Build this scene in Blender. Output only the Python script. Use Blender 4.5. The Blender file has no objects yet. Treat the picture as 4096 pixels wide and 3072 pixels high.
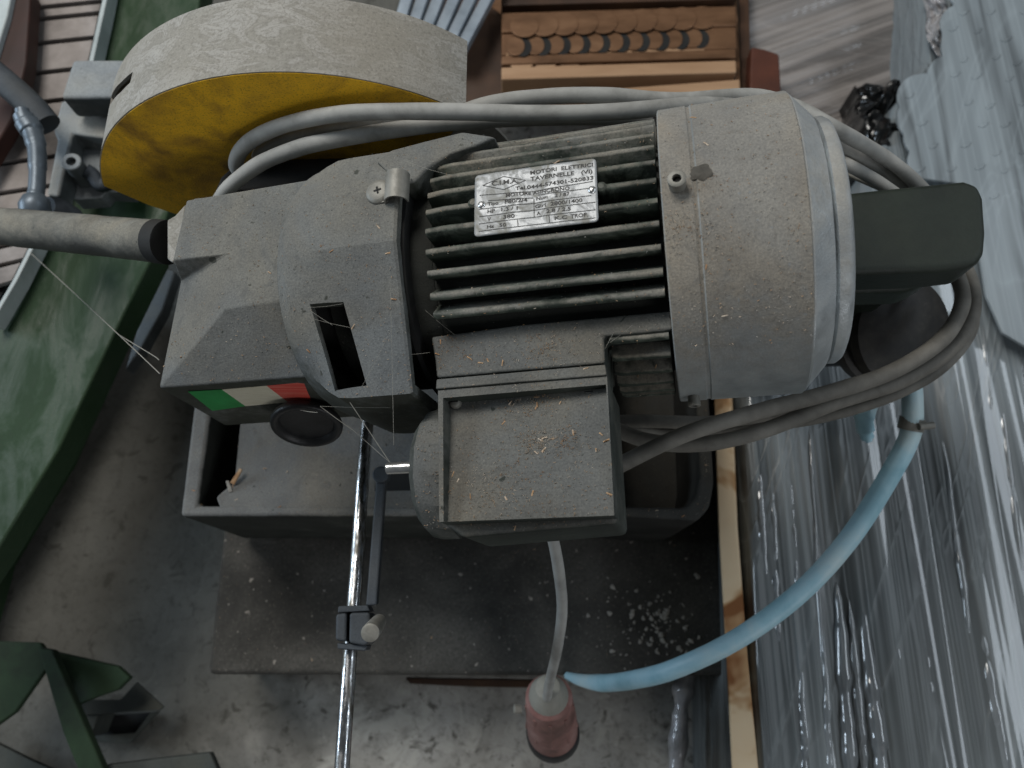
import bpy, bmesh, math, random
import numpy as np
from mathutils import Vector, Matrix, noise
from mathutils.bvhtree import BVHTree
R = math.radians
random.seed(7)
sc = bpy.context.scene
col = sc.collection

# ------------------------------------------------------------ camera
F = 3078.0; TILT = R(18); ct, st = math.cos(TILT), math.sin(TILT)
CAM = np.array([0, 0, 1.0])
cd = bpy.data.cameras.new("camera"); cam = bpy.data.objects.new("camera", cd); col.objects.link(cam)
cam.location = CAM; cam.rotation_euler = (TILT, 0, 0)
cd.sensor_width = 36; cd.lens = 36 * F / 4096; cd.clip_start = 0.01; cd.clip_end = 50
cd.dof.use_dof = True; cd.dof.focus_distance = 0.45; cd.dof.aperture_fstop = 8.5
sc.camera = cam
# ------------------------------------------------------------ world and lamps
w = bpy.data.worlds.new("World"); sc.world = w; w.use_nodes = True
w.node_tree.nodes["Background"].inputs[0].default_value = (0.62, 0.68, 0.72, 1)
w.node_tree.nodes["Background"].inputs[1].default_value = 0.095
def area(name, loc, target, sx, sy, power, color):
    l = bpy.data.lights.new(name, 'AREA'); l.shape = 'RECTANGLE'; l.size = sx; l.size_y = sy
    l.energy = power; l.color = color
    o = bpy.data.objects.new(name, l); col.objects.link(o); o.location = loc
    o.rotation_euler = (Vector(target) - Vector(loc)).to_track_quat('-Z', 'Y').to_euler()
area("roof_light", (-0.80, 1.20, 2.20), (0, 0.2, 0.4), 0.95, 0.7, 35, (1.0, 0.975, 0.93))
area("window_left", (-2.0, 0.45, 1.05), (-0.1, 0.2, 0.5), 0.9, 0.5, 20, (0.70, 0.85, 1.0))
area("window_right", (1.75, 0.45, 1.85), (0.35, 0.2, 0.3), 2.0, 0.28, 13, (0.80, 0.90, 1.0))  # light from the right, stretched into a strip for long reflections on the film
area("doorway_front", (1.0, -1.7, 1.45), (0.1, 0.1, 0.2), 0.8, 0.8, 9, (0.95, 0.97, 1.0))  # added fill that brightens the floor and the front-facing sides
sc.view_settings.view_transform = 'Standard'; sc.view_settings.look = 'None'
sc.view_settings.exposure = -0.06; sc.view_settings.gamma = 1
sc.cycles.max_bounces = 6; sc.cycles.use_denoising = True

# ------------------------------------------------------------ measuring helpers (a sight line met with a real plane)
def ray(px, py):
    u = (px - 2048) / F; v = (1536 - py) / F
    return np.array([u, v * ct + st, v * st - ct])
def P(px, py, z):
    d = ray(px, py); return CAM + d * ((z - 1) / d[2])
def PY(px, py, y):
    d = ray(px, py); return CAM + d * (y / d[1])
BE = R(14.1)
a = np.array([math.cos(BE), 0, math.sin(BE)]); n = np.array([-math.sin(BE), 0, math.cos(BE)]); s = np.array([0, 1., 0])
C0 = CAM + ray(2677.9, 1038.8) * .459
def W(x, y, z): return C0 + a * x + s * y + n * z
def LZ(px, py, z):
    d = ray(px, py); t = (z - (CAM - C0) @ n) / (d @ n); q = CAM + d * t - C0
    return np.array([q @ a, q @ s, q @ n])
def LY(px, py, y):
    d = ray(px, py); t = (y - (CAM - C0) @ s) / (d @ s); q = CAM + d * t - C0
    return np.array([q @ a, q @ s, q @ n])
def WZ(px, py, z): return W(*LZ(px, py, z))

# ------------------------------------------------------------ materials
def ramp(N, L, src, stops):
    r = N.new('ShaderNodeValToRGB'); L.new(src, r.inputs[0])
    e = r.color_ramp.elements
    while len(e) < len(stops): e.new(0.5)
    for k, (p, c) in enumerate(stops):
        e[k].position = p; e[k].color = (c, c, c, 1) if isinstance(c, (int, float)) else (*c, 1)
    return r.outputs[0]
def mixc(N, L, f, c1, c2, mode='MIX'):
    m = N.new('ShaderNodeMix'); m.data_type = 'RGBA'; m.blend_type = mode
    for k, v in ((0, f), (6, c1), (7, c2)):
        if isinstance(v, (int, float)): m.inputs[k].default_value = v
        elif isinstance(v, tuple): m.inputs[k].default_value = (*v, 1)
        else: L.new(v, m.inputs[k])
    return m.outputs[2]
def math_(N, L, op, x, y=0.0, clamp=False):
    m = N.new('ShaderNodeMath'); m.operation = op; m.use_clamp = clamp
    for k, v in ((0, x), (1, y)):
        if isinstance(v, (int, float)): m.inputs[k].default_value = v
        else: L.new(v, m.inputs[k])
    return m.outputs[0]
def noise_(N, L, vec, scale, detail=4, rough=.6, dist=0):
    t = N.new('ShaderNodeTexNoise'); t.inputs['Scale'].default_value = scale; t.inputs['Detail'].default_value = detail
    t.inputs['Roughness'].default_value = rough; t.inputs['Distortion'].default_value = dist; L.new(vec, t.inputs['Vector'])
    return t.outputs['Fac']
def mapping(N, L, vec, scale=(1, 1, 1), rot=(0, 0, 0)):
    m = N.new('ShaderNodeMapping'); m.inputs['Scale'].default_value = scale; m.inputs['Rotation'].default_value = rot
    L.new(vec, m.inputs['Vector']); return m.outputs[0]
def start(name):
    m = bpy.data.materials.new(name); m.use_nodes = True; N = m.node_tree.nodes; L = m.node_tree.links
    b = N['Principled BSDF']; g = N.new('ShaderNodeNewGeometry')
    return m, N, L, b, g
def bump(N, L, b, h, strength, dist=.001):
    k = N.new('ShaderNodeBump'); k.inputs['Strength'].default_value = strength; k.inputs['Distance'].default_value = dist
    L.new(h, k.inputs['Height']); L.new(k.outputs[0], b.inputs['Normal'])

def dusty(name, base, dust=(.2, .195, .18), cover=1.0, rough=.85, metal=0.0, patch=None, lo=.05, hi=.7, speck=1.0, wear=None, fine=900):
    """painted or bare part on which workshop dust has settled wherever it faces upward"""
    m, N, L, b, g = start(name); pos = g.outputs['Position']
    sx = N.new('ShaderNodeSeparateXYZ'); L.new(g.outputs['Normal'], sx.inputs[0])
    big = noise_(N, L, pos, 28, 4, .6); mid = noise_(N, L, pos, 170, 4, .65); fn = noise_(N, L, pos, fine, 3, .7)
    up = math_(N, L, 'ADD', sx.outputs[2], math_(N, L, 'MULTIPLY', math_(N, L, 'SUBTRACT', big, .5), 1.1))
    up = math_(N, L, 'ADD', up, math_(N, L, 'MULTIPLY', math_(N, L, 'SUBTRACT', mid, .5), .7))
    f = ramp(N, L, up, [(lo, 0), (hi, 1)])
    f = math_(N, L, 'MULTIPLY', f, cover)
    # the bare colour with wear
    bcol = mixc(N, L, ramp(N, L, big, [(.35, 0), (.68, 1)]), tuple(c * .75 for c in base), tuple(min(1, c * 1.3) for c in base))
    if patch:
        bcol = mixc(N, L, ramp(N, L, noise_(N, L, pos, 60, 5, .7, .6), [(.48, 0), (.62, 1)]), bcol, patch)
    d1 = mixc(N, L, ramp(N, L, big, [(.3, 0), (.7, 1)]), tuple(c * .84 for c in dust), tuple(c * q for c, q in zip(dust, (1.14, 1.12, 1.08))))
    d2 = mixc(N, L, ramp(N, L, fn, [(.3, 0), (.72, 1)]), mixc(N, L, 1.0, d1, (.72, .72, .73), 'MULTIPLY'), mixc(N, L, 1.0, d1, (1.25, 1.23, 1.2), 'MULTIPLY'))
    # dark pits where dust has been knocked off, pale flecks of swarf
    pits = math_(N, L, 'MULTIPLY', ramp(N, L, noise_(N, L, pos, 260, 2, .5), [(.27, 1), (.31, 0)]), ramp(N, L, big, [(.5, .2), (.58, 1)]))
    d3 = mixc(N, L, math_(N, L, 'MULTIPLY', pits, .65 * speck), d2, tuple(c * .7 for c in base))
    vo = N.new('ShaderNodeTexVoronoi'); vo.inputs['Scale'].default_value = 420; L.new(pos, vo.inputs['Vector'])
    fl = math_(N, L, 'MULTIPLY', ramp(N, L, vo.outputs['Distance'], [(.08, 1), (.17, 0)]), ramp(N, L, vo.outputs['Color'], [(.62, 0), (.66, 1)]))
    fl = math_(N, L, 'MULTIPLY', fl, ramp(N, L, mid, [(.45, .1), (.62, 1)]))
    d4 = mixc(N, L, math_(N, L, 'MULTIPLY', fl, .6 * speck), d3, (.42, .37, .3))
    warm = ramp(N, L, noise_(N, L, pos, 13, 3, .55, .6), [(.40, 0), (.62, 1)])
    d4 = mixc(N, L, warm, mixc(N, L, 1.0, d4, (.93, .98, 1.05), 'MULTIPLY'), mixc(N, L, 1.0, d4, (1.05, 1.01, .95), 'MULTIPLY'))
    chips = ramp(N, L, noise_(N, L, pos, 125, 1.5, .5, .3), [(.235, 1), (.262, 0)])
    d4 = mixc(N, L, math_(N, L, 'MULTIPLY', chips, .85 * min(1, speck)), d4, tuple(c_ * .8 for c_ in base))
    smear = ramp(N, L, noise_(N, L, pos, 46, 5, .72, 1.2), [(.56, 0), (.66, .5)])
    d4 = mixc(N, L, smear, d4, tuple(c_ * .62 for c_ in dust))
    c = mixc(N, L, f, bcol, d4)
    L.new(c, b.inputs['Base Color'])
    rr = math_(N, L, 'ADD', math_(N, L, 'MULTIPLY', f, .95 - rough), rough)
    L.new(rr, b.inputs['Roughness'])
    if metal: L.new(math_(N, L, 'MULTIPLY', math_(N, L, 'SUBTRACT', 1.0, f), metal), b.inputs['Metallic'])
    b.inputs['Specular IOR Level'].default_value = .35
    h = math_(N, L, 'ADD', math_(N, L, 'MULTIPLY', fn, .6), math_(N, L, 'MULTIPLY', mid, .8))
    bump(N, L, b, h, .55, .0008)
    return m
def blotchy(name, stops, scale=8, rough=.8, metal=0, stretch=(1, 1, 1), rot=(0, 0, 0), bmp=.3, bdist=.001, detail=6, spec=.4, fine=300):
    m, N, L, b, g = start(name); v = mapping(N, L, g.outputs['Position'], stretch, rot)
    f = noise_(N, L, v, scale, detail, .65, .3)
    L.new(ramp(N, L, f, stops), b.inputs['Base Color'])
    b.inputs['Roughness'].default_value = rough; b.inputs['Metallic'].default_value = metal
    b.inputs['Specular IOR Level'].default_value = spec
    h = math_(N, L, 'ADD', f, math_(N, L, 'MULTIPLY', noise_(N, L, v, fine, 3), .4))
    bump(N, L, b, h, bmp, bdist)
    return m

GREEN_PAINT = (.022, .027, .021)
M = {}
M['motor'] = dusty('dusty_motor_casting', (.028, .036, .027), (.20, .19, .168), cover=.88, patch=(.085, .098, .078), lo=.62, hi=1.12, speck=.7)
M['core'] = dusty('grimy_motor_core', (.012, .014, .011), (.03, .03, .026), cover=.5)  # core set near black to darken the gaps between the fins
M['gear'] = dusty('dusty_gearbox_casting', (.045, .048, .037), (.150, .154, .149), cover=.97, lo=.0, hi=.5)
M['box'] = dusty('dusty_terminal_box', (.028, .034, .028), (.130, .128, .117), cover=.97, lo=.15, hi=.75)
M['cover'] = dusty('dusty_fan_cover', (.30, .32, .32), (.235, .217, .188), cover=.97, rough=.4, metal=.4, lo=.12, hi=.75, speck=.9)
M['cone'] = dusty('rubbed_fan_cover_metal', (.50, .53, .54), (.25, .24, .215), cover=.7, rough=.36, metal=.75, lo=.40, hi=1.2, speck=.5)
M['black_gap'] = blotchy('grimy_black_recess', [(.3, (.006, .006, .006)), (.8, (.02, .02, .018))], 40)  # near-black fill painted for the shade in holes and gaps, and for black parts
def mat_guard():
    m, N, L, b, g = start('dirty_grey_white_guard'); pos = g.outputs['Position']
    v = mapping(N, L, pos, (.8, 1.5, 1)); f = noise_(N, L, v, 42, 3, .55, .9); f2 = noise_(N, L, pos, 620, 3, .7); big = noise_(N, L, pos, 9, 3, .5)
    c = ramp(N, L, f, [(.30, (.19, .18, .155)), (.42, (.28, .27, .24)), (.475, (.22, .21, .185)), (.50, (.30, .29, .265)), (.545, (.34, .33, .305)), (.575, (.25, .24, .215)), (.61, (.33, .32, .295)), (.8, (.40, .39, .36))])
    c = mixc(N, L, ramp(N, L, big, [(.42, 0), (.62, .75)]), c, (.255, .235, .195))
    c = mixc(N, L, ramp(N, L, f2, [(.30, .6), (.5, 0)]), c, (.12, .11, .09))
    c = mixc(N, L, ramp(N, L, f2, [(.62, 0), (.74, .6)]), c, (.5, .47, .41))
    L.new(c, b.inputs['Base Color']); b.inputs['Roughness'].default_value = .8
    bump(N, L, b, math_(N, L, 'ADD', f2, f), .5, .0008); return m
M['guard'] = mat_guard()
M['steel_edge'] = blotchy('worn_edge', [(.3, (.3, .28, .24)), (.7, (.45, .43, .38))], 60)
M['cable'] = blotchy('dusty_grey_cable_sheath', [(.3, (.19, .187, .172)), (.5, (.30, .297, .278)), (.75, (.40, .395, .37))], 30, .7, bmp=.25)
M['cable_dark'] = blotchy('dusty_brown_grey_cable_sheath', [(.3, (.09, .084, .072)), (.5, (.155, .145, .125)), (.75, (.25, .235, .205))], 26, .7, bmp=.3)
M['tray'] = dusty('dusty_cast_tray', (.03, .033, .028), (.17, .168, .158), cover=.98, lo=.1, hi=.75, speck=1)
M['tray_side'] = dusty('grimy_tray_pit', (.012, .012, .010), (.05, .048, .042), cover=.7)  # dark colour paints shade into the tray pit and right rim
M['tube'] = dusty('grimy_handle_tube', (.055, .055, .048), (.21, .205, .18), cover=.9, lo=.25, hi=.95, rough=.6, speck=1.5)
M['dark_green'] = dusty('dark_green_paint', (.012, .018, .012), (.03, .033, .027), cover=.3, rough=.42, lo=.3, hi=1.2, speck=.3)
M['black_rubber'] = blotchy('black_rubber', [(.3, (.008, .008, .008)), (.8, (.03, .03, .032))], 60, .45)
M['black_paint'] = dusty('black_painted_clamp', (.02, .024, .028), (.085, .097, .11), cover=.55, rough=.4, speck=.3)
M['screw'] = blotchy('dull_zinc_screw', [(.3, (.16, .155, .135)), (.8, (.3, .29, .26))], 120, .55, .3)
M['rivet'] = blotchy('bright_rivet', [(.3, (.6, .6, .58)), (.8, (.8, .8, .8))], 200, .25, .9)
M['ink'] = blotchy('plate_ink', [(.3, (.012, .012, .012)), (.8, (.035, .035, .033))], 300, .6, bmp=0)
M['grime_dark'] = blotchy('greasy_black_casting', [(.35, (.008, .007, .006)), (.6, (.022, .019, .015)), (.75, (.05, .045, .036))], 70, .55)
M['grime'] = blotchy('caked_brown_grime', [(.3, (.03, .027, .022)), (.7, (.10, .092, .078))], 160, .9)
M['dark_cavity'] = M['black_gap']

def mat_plate():
    m, N, L, b, g = start('scuffed_aluminium_plate'); pos = g.outputs['Position']
    f = noise_(N, L, pos, 75, 7, .68, .9); k = ramp(N, L, f, [(.50, 0), (.60, 1)])
    L.new(mixc(N, L, k, (.31, .32, .325), (.22, .215, .19)), b.inputs['Base Color'])
    L.new(ramp(N, L, f, [(.45, .38), (.6, .7)]), b.inputs['Roughness'])
    L.new(ramp(N, L, f, [(.45, .12), (.6, .02)]), b.inputs['Metallic'])
    bump(N, L, b, noise_(N, L, pos, 60, 2), .06, .002); return m
M['plate'] = mat_plate()
def mat_yellow():
    m, N, L, b, g = start('grimy_yellow_paint'); pos = g.outputs['Position']
    f = noise_(N, L, pos, 16, 6, .62, .5); f2 = noise_(N, L, pos, 800, 3, .7)
    c = ramp(N, L, f, [(.33, (.15, .08, .016)), (.43, (.50, .27, .016)), (.55, (.86, .48, .012)), (.8, (.80, .47, .03))])
    c = mixc(N, L, ramp(N, L, f2, [(.30, .6), (.48, 0)]), c, (.08, .05, .014))
    L.new(c, b.inputs['Base Color']); b.inputs['Roughness'].default_value = .75
    bump(N, L, b, f2, .6, .001); return m
M['yellow'] = mat_yellow()
def mat_chrome(name, scale, base=(.62, .63, .65), worn=(.14, .13, .11)):
    m, N, L, b, g = start(name); pos = g.outputs['Position']
    f = noise_(N, L, mapping(N, L, pos, (1, .25, 1)), scale, 5, .7)
    L.new(mixc(N, L, ramp(N, L, f, [(.45, 0), (.62, 1)]), base, worn), b.inputs['Base Color'])
    L.new(ramp(N, L, f, [(.42, .12), (.62, .5)]), b.inputs['Roughness']); b.inputs['Metallic'].default_value = 1
    bump(N, L, b, f, .2, .001); return m
M['chrome'] = mat_chrome('worn_chrome_rod', 160)
M['lever'] = blotchy('blue_grey_forged_lever', [(.3, (.07, .09, .11)), (.8, (.15, .18, .21))], 30, .4, .3)
def mat_film(name, dark, light, rot, sx=(60, 3, 60), spec=.5, pale=None):
    """stretch film: folds drawn out along one direction over whatever it wraps"""
    m, N, L, b, g = start(name); p0 = mapping(N, L, g.outputs['Position'], (1, 1, 1), rot)
    v = mapping(N, L, p0, sx); f = noise_(N, L, v, 1, 3, .5, .12)
    v2 = mapping(N, L, p0, (sx[0] * 2.6, sx[1] * .8, sx[2])); f2 = noise_(N, L, v2, 1, 1.0, .5, .1)
    v3 = mapping(N, L, mapping(N, L, p0, (1, 1, 1), (0, 0, R(24))), (sx[0] * .5, sx[1] * 2.0, 20)); f3 = noise_(N, L, v3, 1, 2, .5, 1.0)
    ridge = lambda q, k: math_(N, L, 'POWER', math_(N, L, 'SUBTRACT', 1.0, math_(N, L, 'ABSOLUTE', math_(N, L, 'MULTIPLY', math_(N, L, 'SUBTRACT', q, .5), 4.0)), True), k)
    r1, r2, r3 = ridge(f, 3.0), ridge(f2, 4.0), ridge(f3, 10.0)
    big = noise_(N, L, mapping(N, L, p0, (13, .9, 13)), 1, 2, .5, .15)
    mid_ = tuple((p + q) / 2 for p, q in zip(dark, light))
    c = ramp(N, L, math_(N, L, 'ADD', math_(N, L, 'MULTIPLY', f, .35), math_(N, L, 'MULTIPLY', big, .65)), [(.40, dark), (.455, mid_), (.50, tuple(q * .45 for q in light)), (.545, light), (.60, mid_), (.66, light)])
    veil = math_(N, L, 'ADD', math_(N, L, 'MULTIPLY', r2, .20), math_(N, L, 'MULTIPLY', r3, .16))
    c = mixc(N, L, veil, c, tuple(min(1, q * 1.9) for q in light))
    if pale:   # the sheet under the film is pale further up
        sy = N.new('ShaderNodeSeparateXYZ'); L.new(g.outputs['Position'], sy.inputs[0])
        yy = math_(N, L, 'ADD', sy.outputs[1], math_(N, L, 'MULTIPLY', f, .12))
        c = mixc(N, L, ramp(N, L, yy, [(.20, 0), (.40, .8)]), c, pale)
    L.new(c, b.inputs['Base Color']); b.inputs['Roughness'].default_value = .45
    b.inputs['Specular IOR Level'].default_value = spec
    b.inputs['Coat Weight'].default_value = .5; b.inputs['Coat IOR'].default_value = 1.65; b.inputs['Coat Roughness'].default_value = .07
    h = math_(N, L, 'ADD', math_(N, L, 'MULTIPLY', r1, .7), math_(N, L, 'ADD', math_(N, L, 'MULTIPLY', r2, .35), math_(N, L, 'MULTIPLY', r3, .4)))
    bump(N, L, b, h, .55, .0045); return m
M['film'] = mat_film('blue_grey_stretch_film', (.016, .020, .020), (.165, .182, .185), (0, 0, 0), (36, .8, 36), .5, (.20, .232, .25))
M['fold'] = mat_film('glossy_film_fold', (.05, .055, .058), (.22, .24, .25), (0, 0, 0), (60, 4, 60)); M['fold'].node_tree.nodes['Principled BSDF'].inputs['Coat Weight'].default_value = 1.0; M['fold'].node_tree.nodes['Principled BSDF'].inputs['Coat IOR'].default_value = 1.95
M['film2'] = mat_film('brownish_stretch_film', (.045, .047, .045), (.30, .275, .26), (0, 0, R(68)), (40, 1.5, 40)); M['film2'].node_tree.nodes['Principled BSDF'].inputs['Coat Weight'].default_value = .12
M['film_pale'] = M['film']
def N_map(N, L, x, lo, hi):
    m = N.new('ShaderNodeMapRange'); m.inputs['From Min'].default_value = lo; m.inputs['From Max'].default_value = hi
    m.inputs['To Min'].default_value = 1; m.inputs['To Max'].default_value = 0; m.interpolation_type = 'SMOOTHSTEP'; L.new(x, m.inputs['Value']); return m.outputs[0]
def mat_floor():
    m, N, L, b, g = start('dusty_concrete_floor'); pos = g.outputs['Position']
    f = noise_(N, L, pos, 7, 8, .62, .3); f2 = noise_(N, L, pos, 90, 6, .7); 
    c = ramp(N, L, f, [(.3, (.19, .178, .155)), (.45, (.32, .305, .275)), (.6, (.41, .395, .365)), (.75, (.48, .465, .43))])
    c = mixc(N, L, ramp(N, L, f2, [(.3, .7), (.5, 0)]), c, (.10, .092, .078))
    spots = ramp(N, L, noise_(N, L, pos, 42, 4, .6, .8), [(.33, .85), (.41, 0)])
    c = mixc(N, L, ramp(N, L, noise_(N, L, pos, 23, 5, .65, .9), [(.52, 0), (.62, .5)]), c, (.50, .48, .43))
    c = mixc(N, L, ramp(N, L, noise_(N, L, pos, 150, 2, .5), [(.70, 0), (.75, .8)]), c, (.6, .57, .5))
    c = mixc(N, L, spots, c, (.07, .062, .05))
    cr = N.new('ShaderNodeTexVoronoi'); cr.feature = 'DISTANCE_TO_EDGE'; cr.inputs['Scale'].default_value = 1.3
    wv = mixc(N, L, .12, pos, N.new('ShaderNodeTexNoise').outputs['Color']); L.new(wv, cr.inputs['Vector'])
    crk = math_(N, L, 'MULTIPLY', ramp(N, L, cr.outputs['Distance'], [(.0, 1), (.008, 0)]), ramp(N, L, f, [(.5, 0), (.6, .6)]))
    c = mixc(N, L, math_(N, L, 'MULTIPLY', crk, .6), c, (.05, .045, .038))
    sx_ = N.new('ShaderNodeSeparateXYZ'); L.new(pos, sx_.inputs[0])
    oil_shade = math_(N, L, 'ADD', sx_.outputs[0], math_(N, L, 'ADD', math_(N, L, 'MULTIPLY', math_(N, L, 'SUBTRACT', noise_(N, L, pos, 5, 4, .6), .5), .45), math_(N, L, 'MULTIPLY', sx_.outputs[1], -.25)))  # left floor darkened: oily dirt plus shade painted into the colour
    c = mixc(N, L, math_(N, L, 'MULTIPLY', N_map(N, L, oil_shade, -.36, -.18), .82), c, (.055, .054, .045))
    L.new(c, b.inputs['Base Color']); b.inputs['Roughness'].default_value = .92
    h = math_(N, L, 'SUBTRACT', math_(N, L, 'ADD', f2, math_(N, L, 'MULTIPLY', f, 1.5)), crk)
    bump(N, L, b, h, .7, .003); return m
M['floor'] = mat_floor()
def mat_green():
    m, N, L, b, g = start('green_machine_paint'); pos = g.outputs['Position']
    f = noise_(N, L, pos, 6, 5, .6, .4); f2 = noise_(N, L, mapping(N, L, pos, (1, .35, 1)), 34, 5, .68, .6); f3 = noise_(N, L, pos, 260, 3, .6)
    c = ramp(N, L, f, [(.3, (.011, .033, .011)), (.7, (.019, .050, .017))])
    c = mixc(N, L, ramp(N, L, f2, [(.56, 0), (.72, .4)]), c, (.032, .044, .030))
    c = mixc(N, L, ramp(N, L, f2, [(.28, .5), (.38, 0)]), c, (.010, .018, .009))
    L.new(c, b.inputs['Base Color']); L.new(ramp(N, L, f2, [(.4, .5), (.6, .85)]), b.inputs['Roughness'])
    bump(N, L, b, math_(N, L, 'ADD', f2, f3), .25, .001); return m
M['green'] = mat_green()
M['green_dull'] = blotchy('grimy_dull_green_paint', [(.35, (.007, .014, .006)), (.5, (.012, .028, .011)), (.7, (.020, .042, .018))], 14, .85)
M['slat'] = blotchy('stained_pale_slats', [(.3, (.06, .05, .045)), (.48, (.20, .175, .16)), (.7, (.38, .34, .32))], 9, .6)
M['edge_pale'] = blotchy('pale_steel_edge', [(.3, (.30, .34, .34)), (.7, (.5, .55, .55))], 20, .4)
M['redbrown'] = blotchy('red_brown_paint', [(.3, (.045, .014, .008)), (.7, (.13, .038, .018))], 8, .6)
M['dark_red'] = blotchy('dark_red_brown_paint', [(.3, (.016, .008, .006)), (.7, (.05, .017, .012))], 8, .6)
M['old_steel'] = dusty('old_greasy_steel', (.03, .034, .03), (.07, .075, .068), cover=.8, speck=.3)
M['cast_grey'] = dusty('grey_cast_bracket', (.08, .09, .09), (.30, .31, .305), cover=.9, lo=.1, hi=.8, speck=.4)
M['copper'] = blotchy('copper_brown_sheet', [(.3, (.10, .050, .024)), (.55, (.19, .10, .052)), (.8, (.29, .165, .09))], 12, .42, .35, (1, 3, 1), bmp=.15)
M['copper_tan'] = blotchy('tan_ledge', [(.3, (.30, .17, .09)), (.8, (.48, .31, .185))], 14, .5, .1, (.4, 2, 1), bmp=.15)
M['brown_dark'] = blotchy('dark_brown_wood', [(.3, (.022, .012, .007)), (.7, (.09, .042, .02))], 9, .6)
M['alu'] = blotchy('grey_blue_aluminium', [(.3, (.18, .22, .26)), (.7, (.42, .48, .54))], 14, .35, .4)
M['board'] = blotchy('rust_stained_board_edge', [(.36, (.20, .075, .02)), (.44, (.42, .25, .12)), (.52, (.62, .47, .30)), (.8, (.66, .53, .36))], 17, .75, 0, (1, 1, 1), detail=3, bmp=.1)
M['hose'] = blotchy('pale_blue_hose', [(.36, (.24, .45, .53)), (.5, (.36, .57, .65)), (.66, (.50, .63, .65))], 13, .5, bmp=.1, spec=.6)
M['plug'] = blotchy('faded_red_plug', [(.35, (.12, .06, .05)), (.5, (.22, .105, .09)), (.66, (.31, .18, .16))], 30, .55)
M['plug_cap'] = blotchy('dirty_grey_plug_cap', [(.3, (.16, .155, .13)), (.7, (.33, .32, .28))], 25, .6)
M['black_bag'] = blotchy('black_crumpled_bag', [(.3, (.003, .003, .003)), (.8, (.014, .015, .015))], 40, .2, spec=.8)
M['clear'] = blotchy('clear_plastic_strap', [(.3, (.2, .2, .2)), (.6, (.42, .41, .42)), (.8, (.62, .6, .62))], 40, .15, .1, bmp=.35, bdist=.004, spec=.9)
def mat_ped():
    m, N, L, b, g = start('grimy_dark_pedestal'); pos = g.outputs['Position']
    f = noise_(N, L, pos, 11, 6, .62, .4); f2 = noise_(N, L, pos, 300, 4, .7); f3 = noise_(N, L, pos, 120, 2, .5)
    c = ramp(N, L, f, [(.32, (.022, .021, .018)), (.5, (.055, .052, .045)), (.72, (.105, .10, .088))])
    c = mixc(N, L, ramp(N, L, f2, [(.32, .7), (.5, 0)]), c, (.02, .019, .016))
    c = mixc(N, L, ramp(N, L, f2, [(.60, 0), (.72, .55)]), c, (.24, .225, .195))
    c = mixc(N, L, ramp(N, L, f3, [(.70, 0), (.74, .8)]), c, (.34, .31, .27))
    L.new(c, b.inputs['Base Color']); b.inputs['Roughness'].default_value = .8
    bump(N, L, b, f2, .6, .001); return m
M['pedestal'] = mat_ped()
M['paint_drip'] = blotchy('dried_pale_splashes', [(.3, (.2, .19, .17)), (.8, (.42, .4, .36))], 90, .8)
M['web'] = blotchy('cobweb', [(.3, (.22, .21, .18)), (.8, (.36, .34, .3))], 300, .9, bmp=0)
M['chip'] = blotchy('pale_wood_chip', [(.35, (.30, .15, .07)), (.5, (.42, .27, .15)), (.62, (.55, .47, .38))], 55, .8, bmp=0)
M['cream'] = blotchy('flag_white', [(.3, (.62, .57, .42)), (.8, (.80, .76, .62))], 90, .6, 0, (1, 8, 8), bmp=0)
M['flag_green'] = blotchy('flag_green', [(.3, (.012, .22, .045)), (.8, (.03, .36, .09))], 60, .5, bmp=0)
M['flag_red'] = blotchy('flag_red', [(.42, (.66, .06, .04)), (.56, (.72, .10, .07)), (.66, (.80, .42, .33))], 160, .5, 0, (.06, 3, 3), bmp=0)

# ------------------------------------------------------------ objects
def tag(o, label=None, cat=None, group=None, kind=None):
    if label: o['label'] = label
    if cat: o['category'] = cat
    if group: o['group'] = group
    if kind: o['kind'] = kind
    return o
def thing(name, label, cat, loc, group=None):
    o = bpy.data.objects.new(name, None); col.objects.link(o); o.location = [float(v) for v in loc]; o.empty_display_size = .02
    o['_w'] = o.location[:]
    return tag(o, label, cat, group)
def mk(name, verts, faces, mat, parent=None, smooth=None, bevel=0, seg=2, mats=None, midx=None):
    me = bpy.data.meshes.new(name)
    V = np.array([tuple(v) for v in verts], float)
    org = V.mean(0)
    me.from_pydata((V - org).tolist(), [], [tuple(f) for f in faces])
    bm = bmesh.new(); bm.from_mesh(me); bmesh.ops.recalc_face_normals(bm, faces=bm.faces); bm.to_mesh(me); bm.free()
    for m_ in (mats or [mat]): me.materials.append(m_)
    if midx: me.polygons.foreach_set('material_index', midx)
    o = bpy.data.objects.new(name, me); col.objects.link(o)
    ow = Vector(org)
    if parent is not None:
        o.parent = parent; o.location = ow - Vector(parent['_w'])
    else: o.location = ow
    o['_w'] = ow[:]
    if bevel:
        b = o.modifiers.new('bevel', 'BEVEL'); b.width = bevel; b.segments = seg; b.limit_method = 'ANGLE'; b.angle_limit = R(28); b.harden_normals = True
        me.shade_smooth()
    elif smooth is not None:
        me.shade_smooth(); me.set_sharp_from_angle(angle=R(smooth))
    return o
def prism(name, pts, vec, mat, parent=None, bevel=0, **k):
    m_ = len(pts); v = [np.array(p) for p in pts] + [np.array(p) + np.array(vec) for p in pts]
    f = [tuple(range(m_)), tuple(range(2 * m_ - 1, m_ - 1, -1))] + [(i, (i + 1) % m_, m_ + (i + 1) % m_, m_ + i) for i in range(m_)]
    return mk(name, v, f, mat, parent, bevel=bevel, **k)
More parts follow.
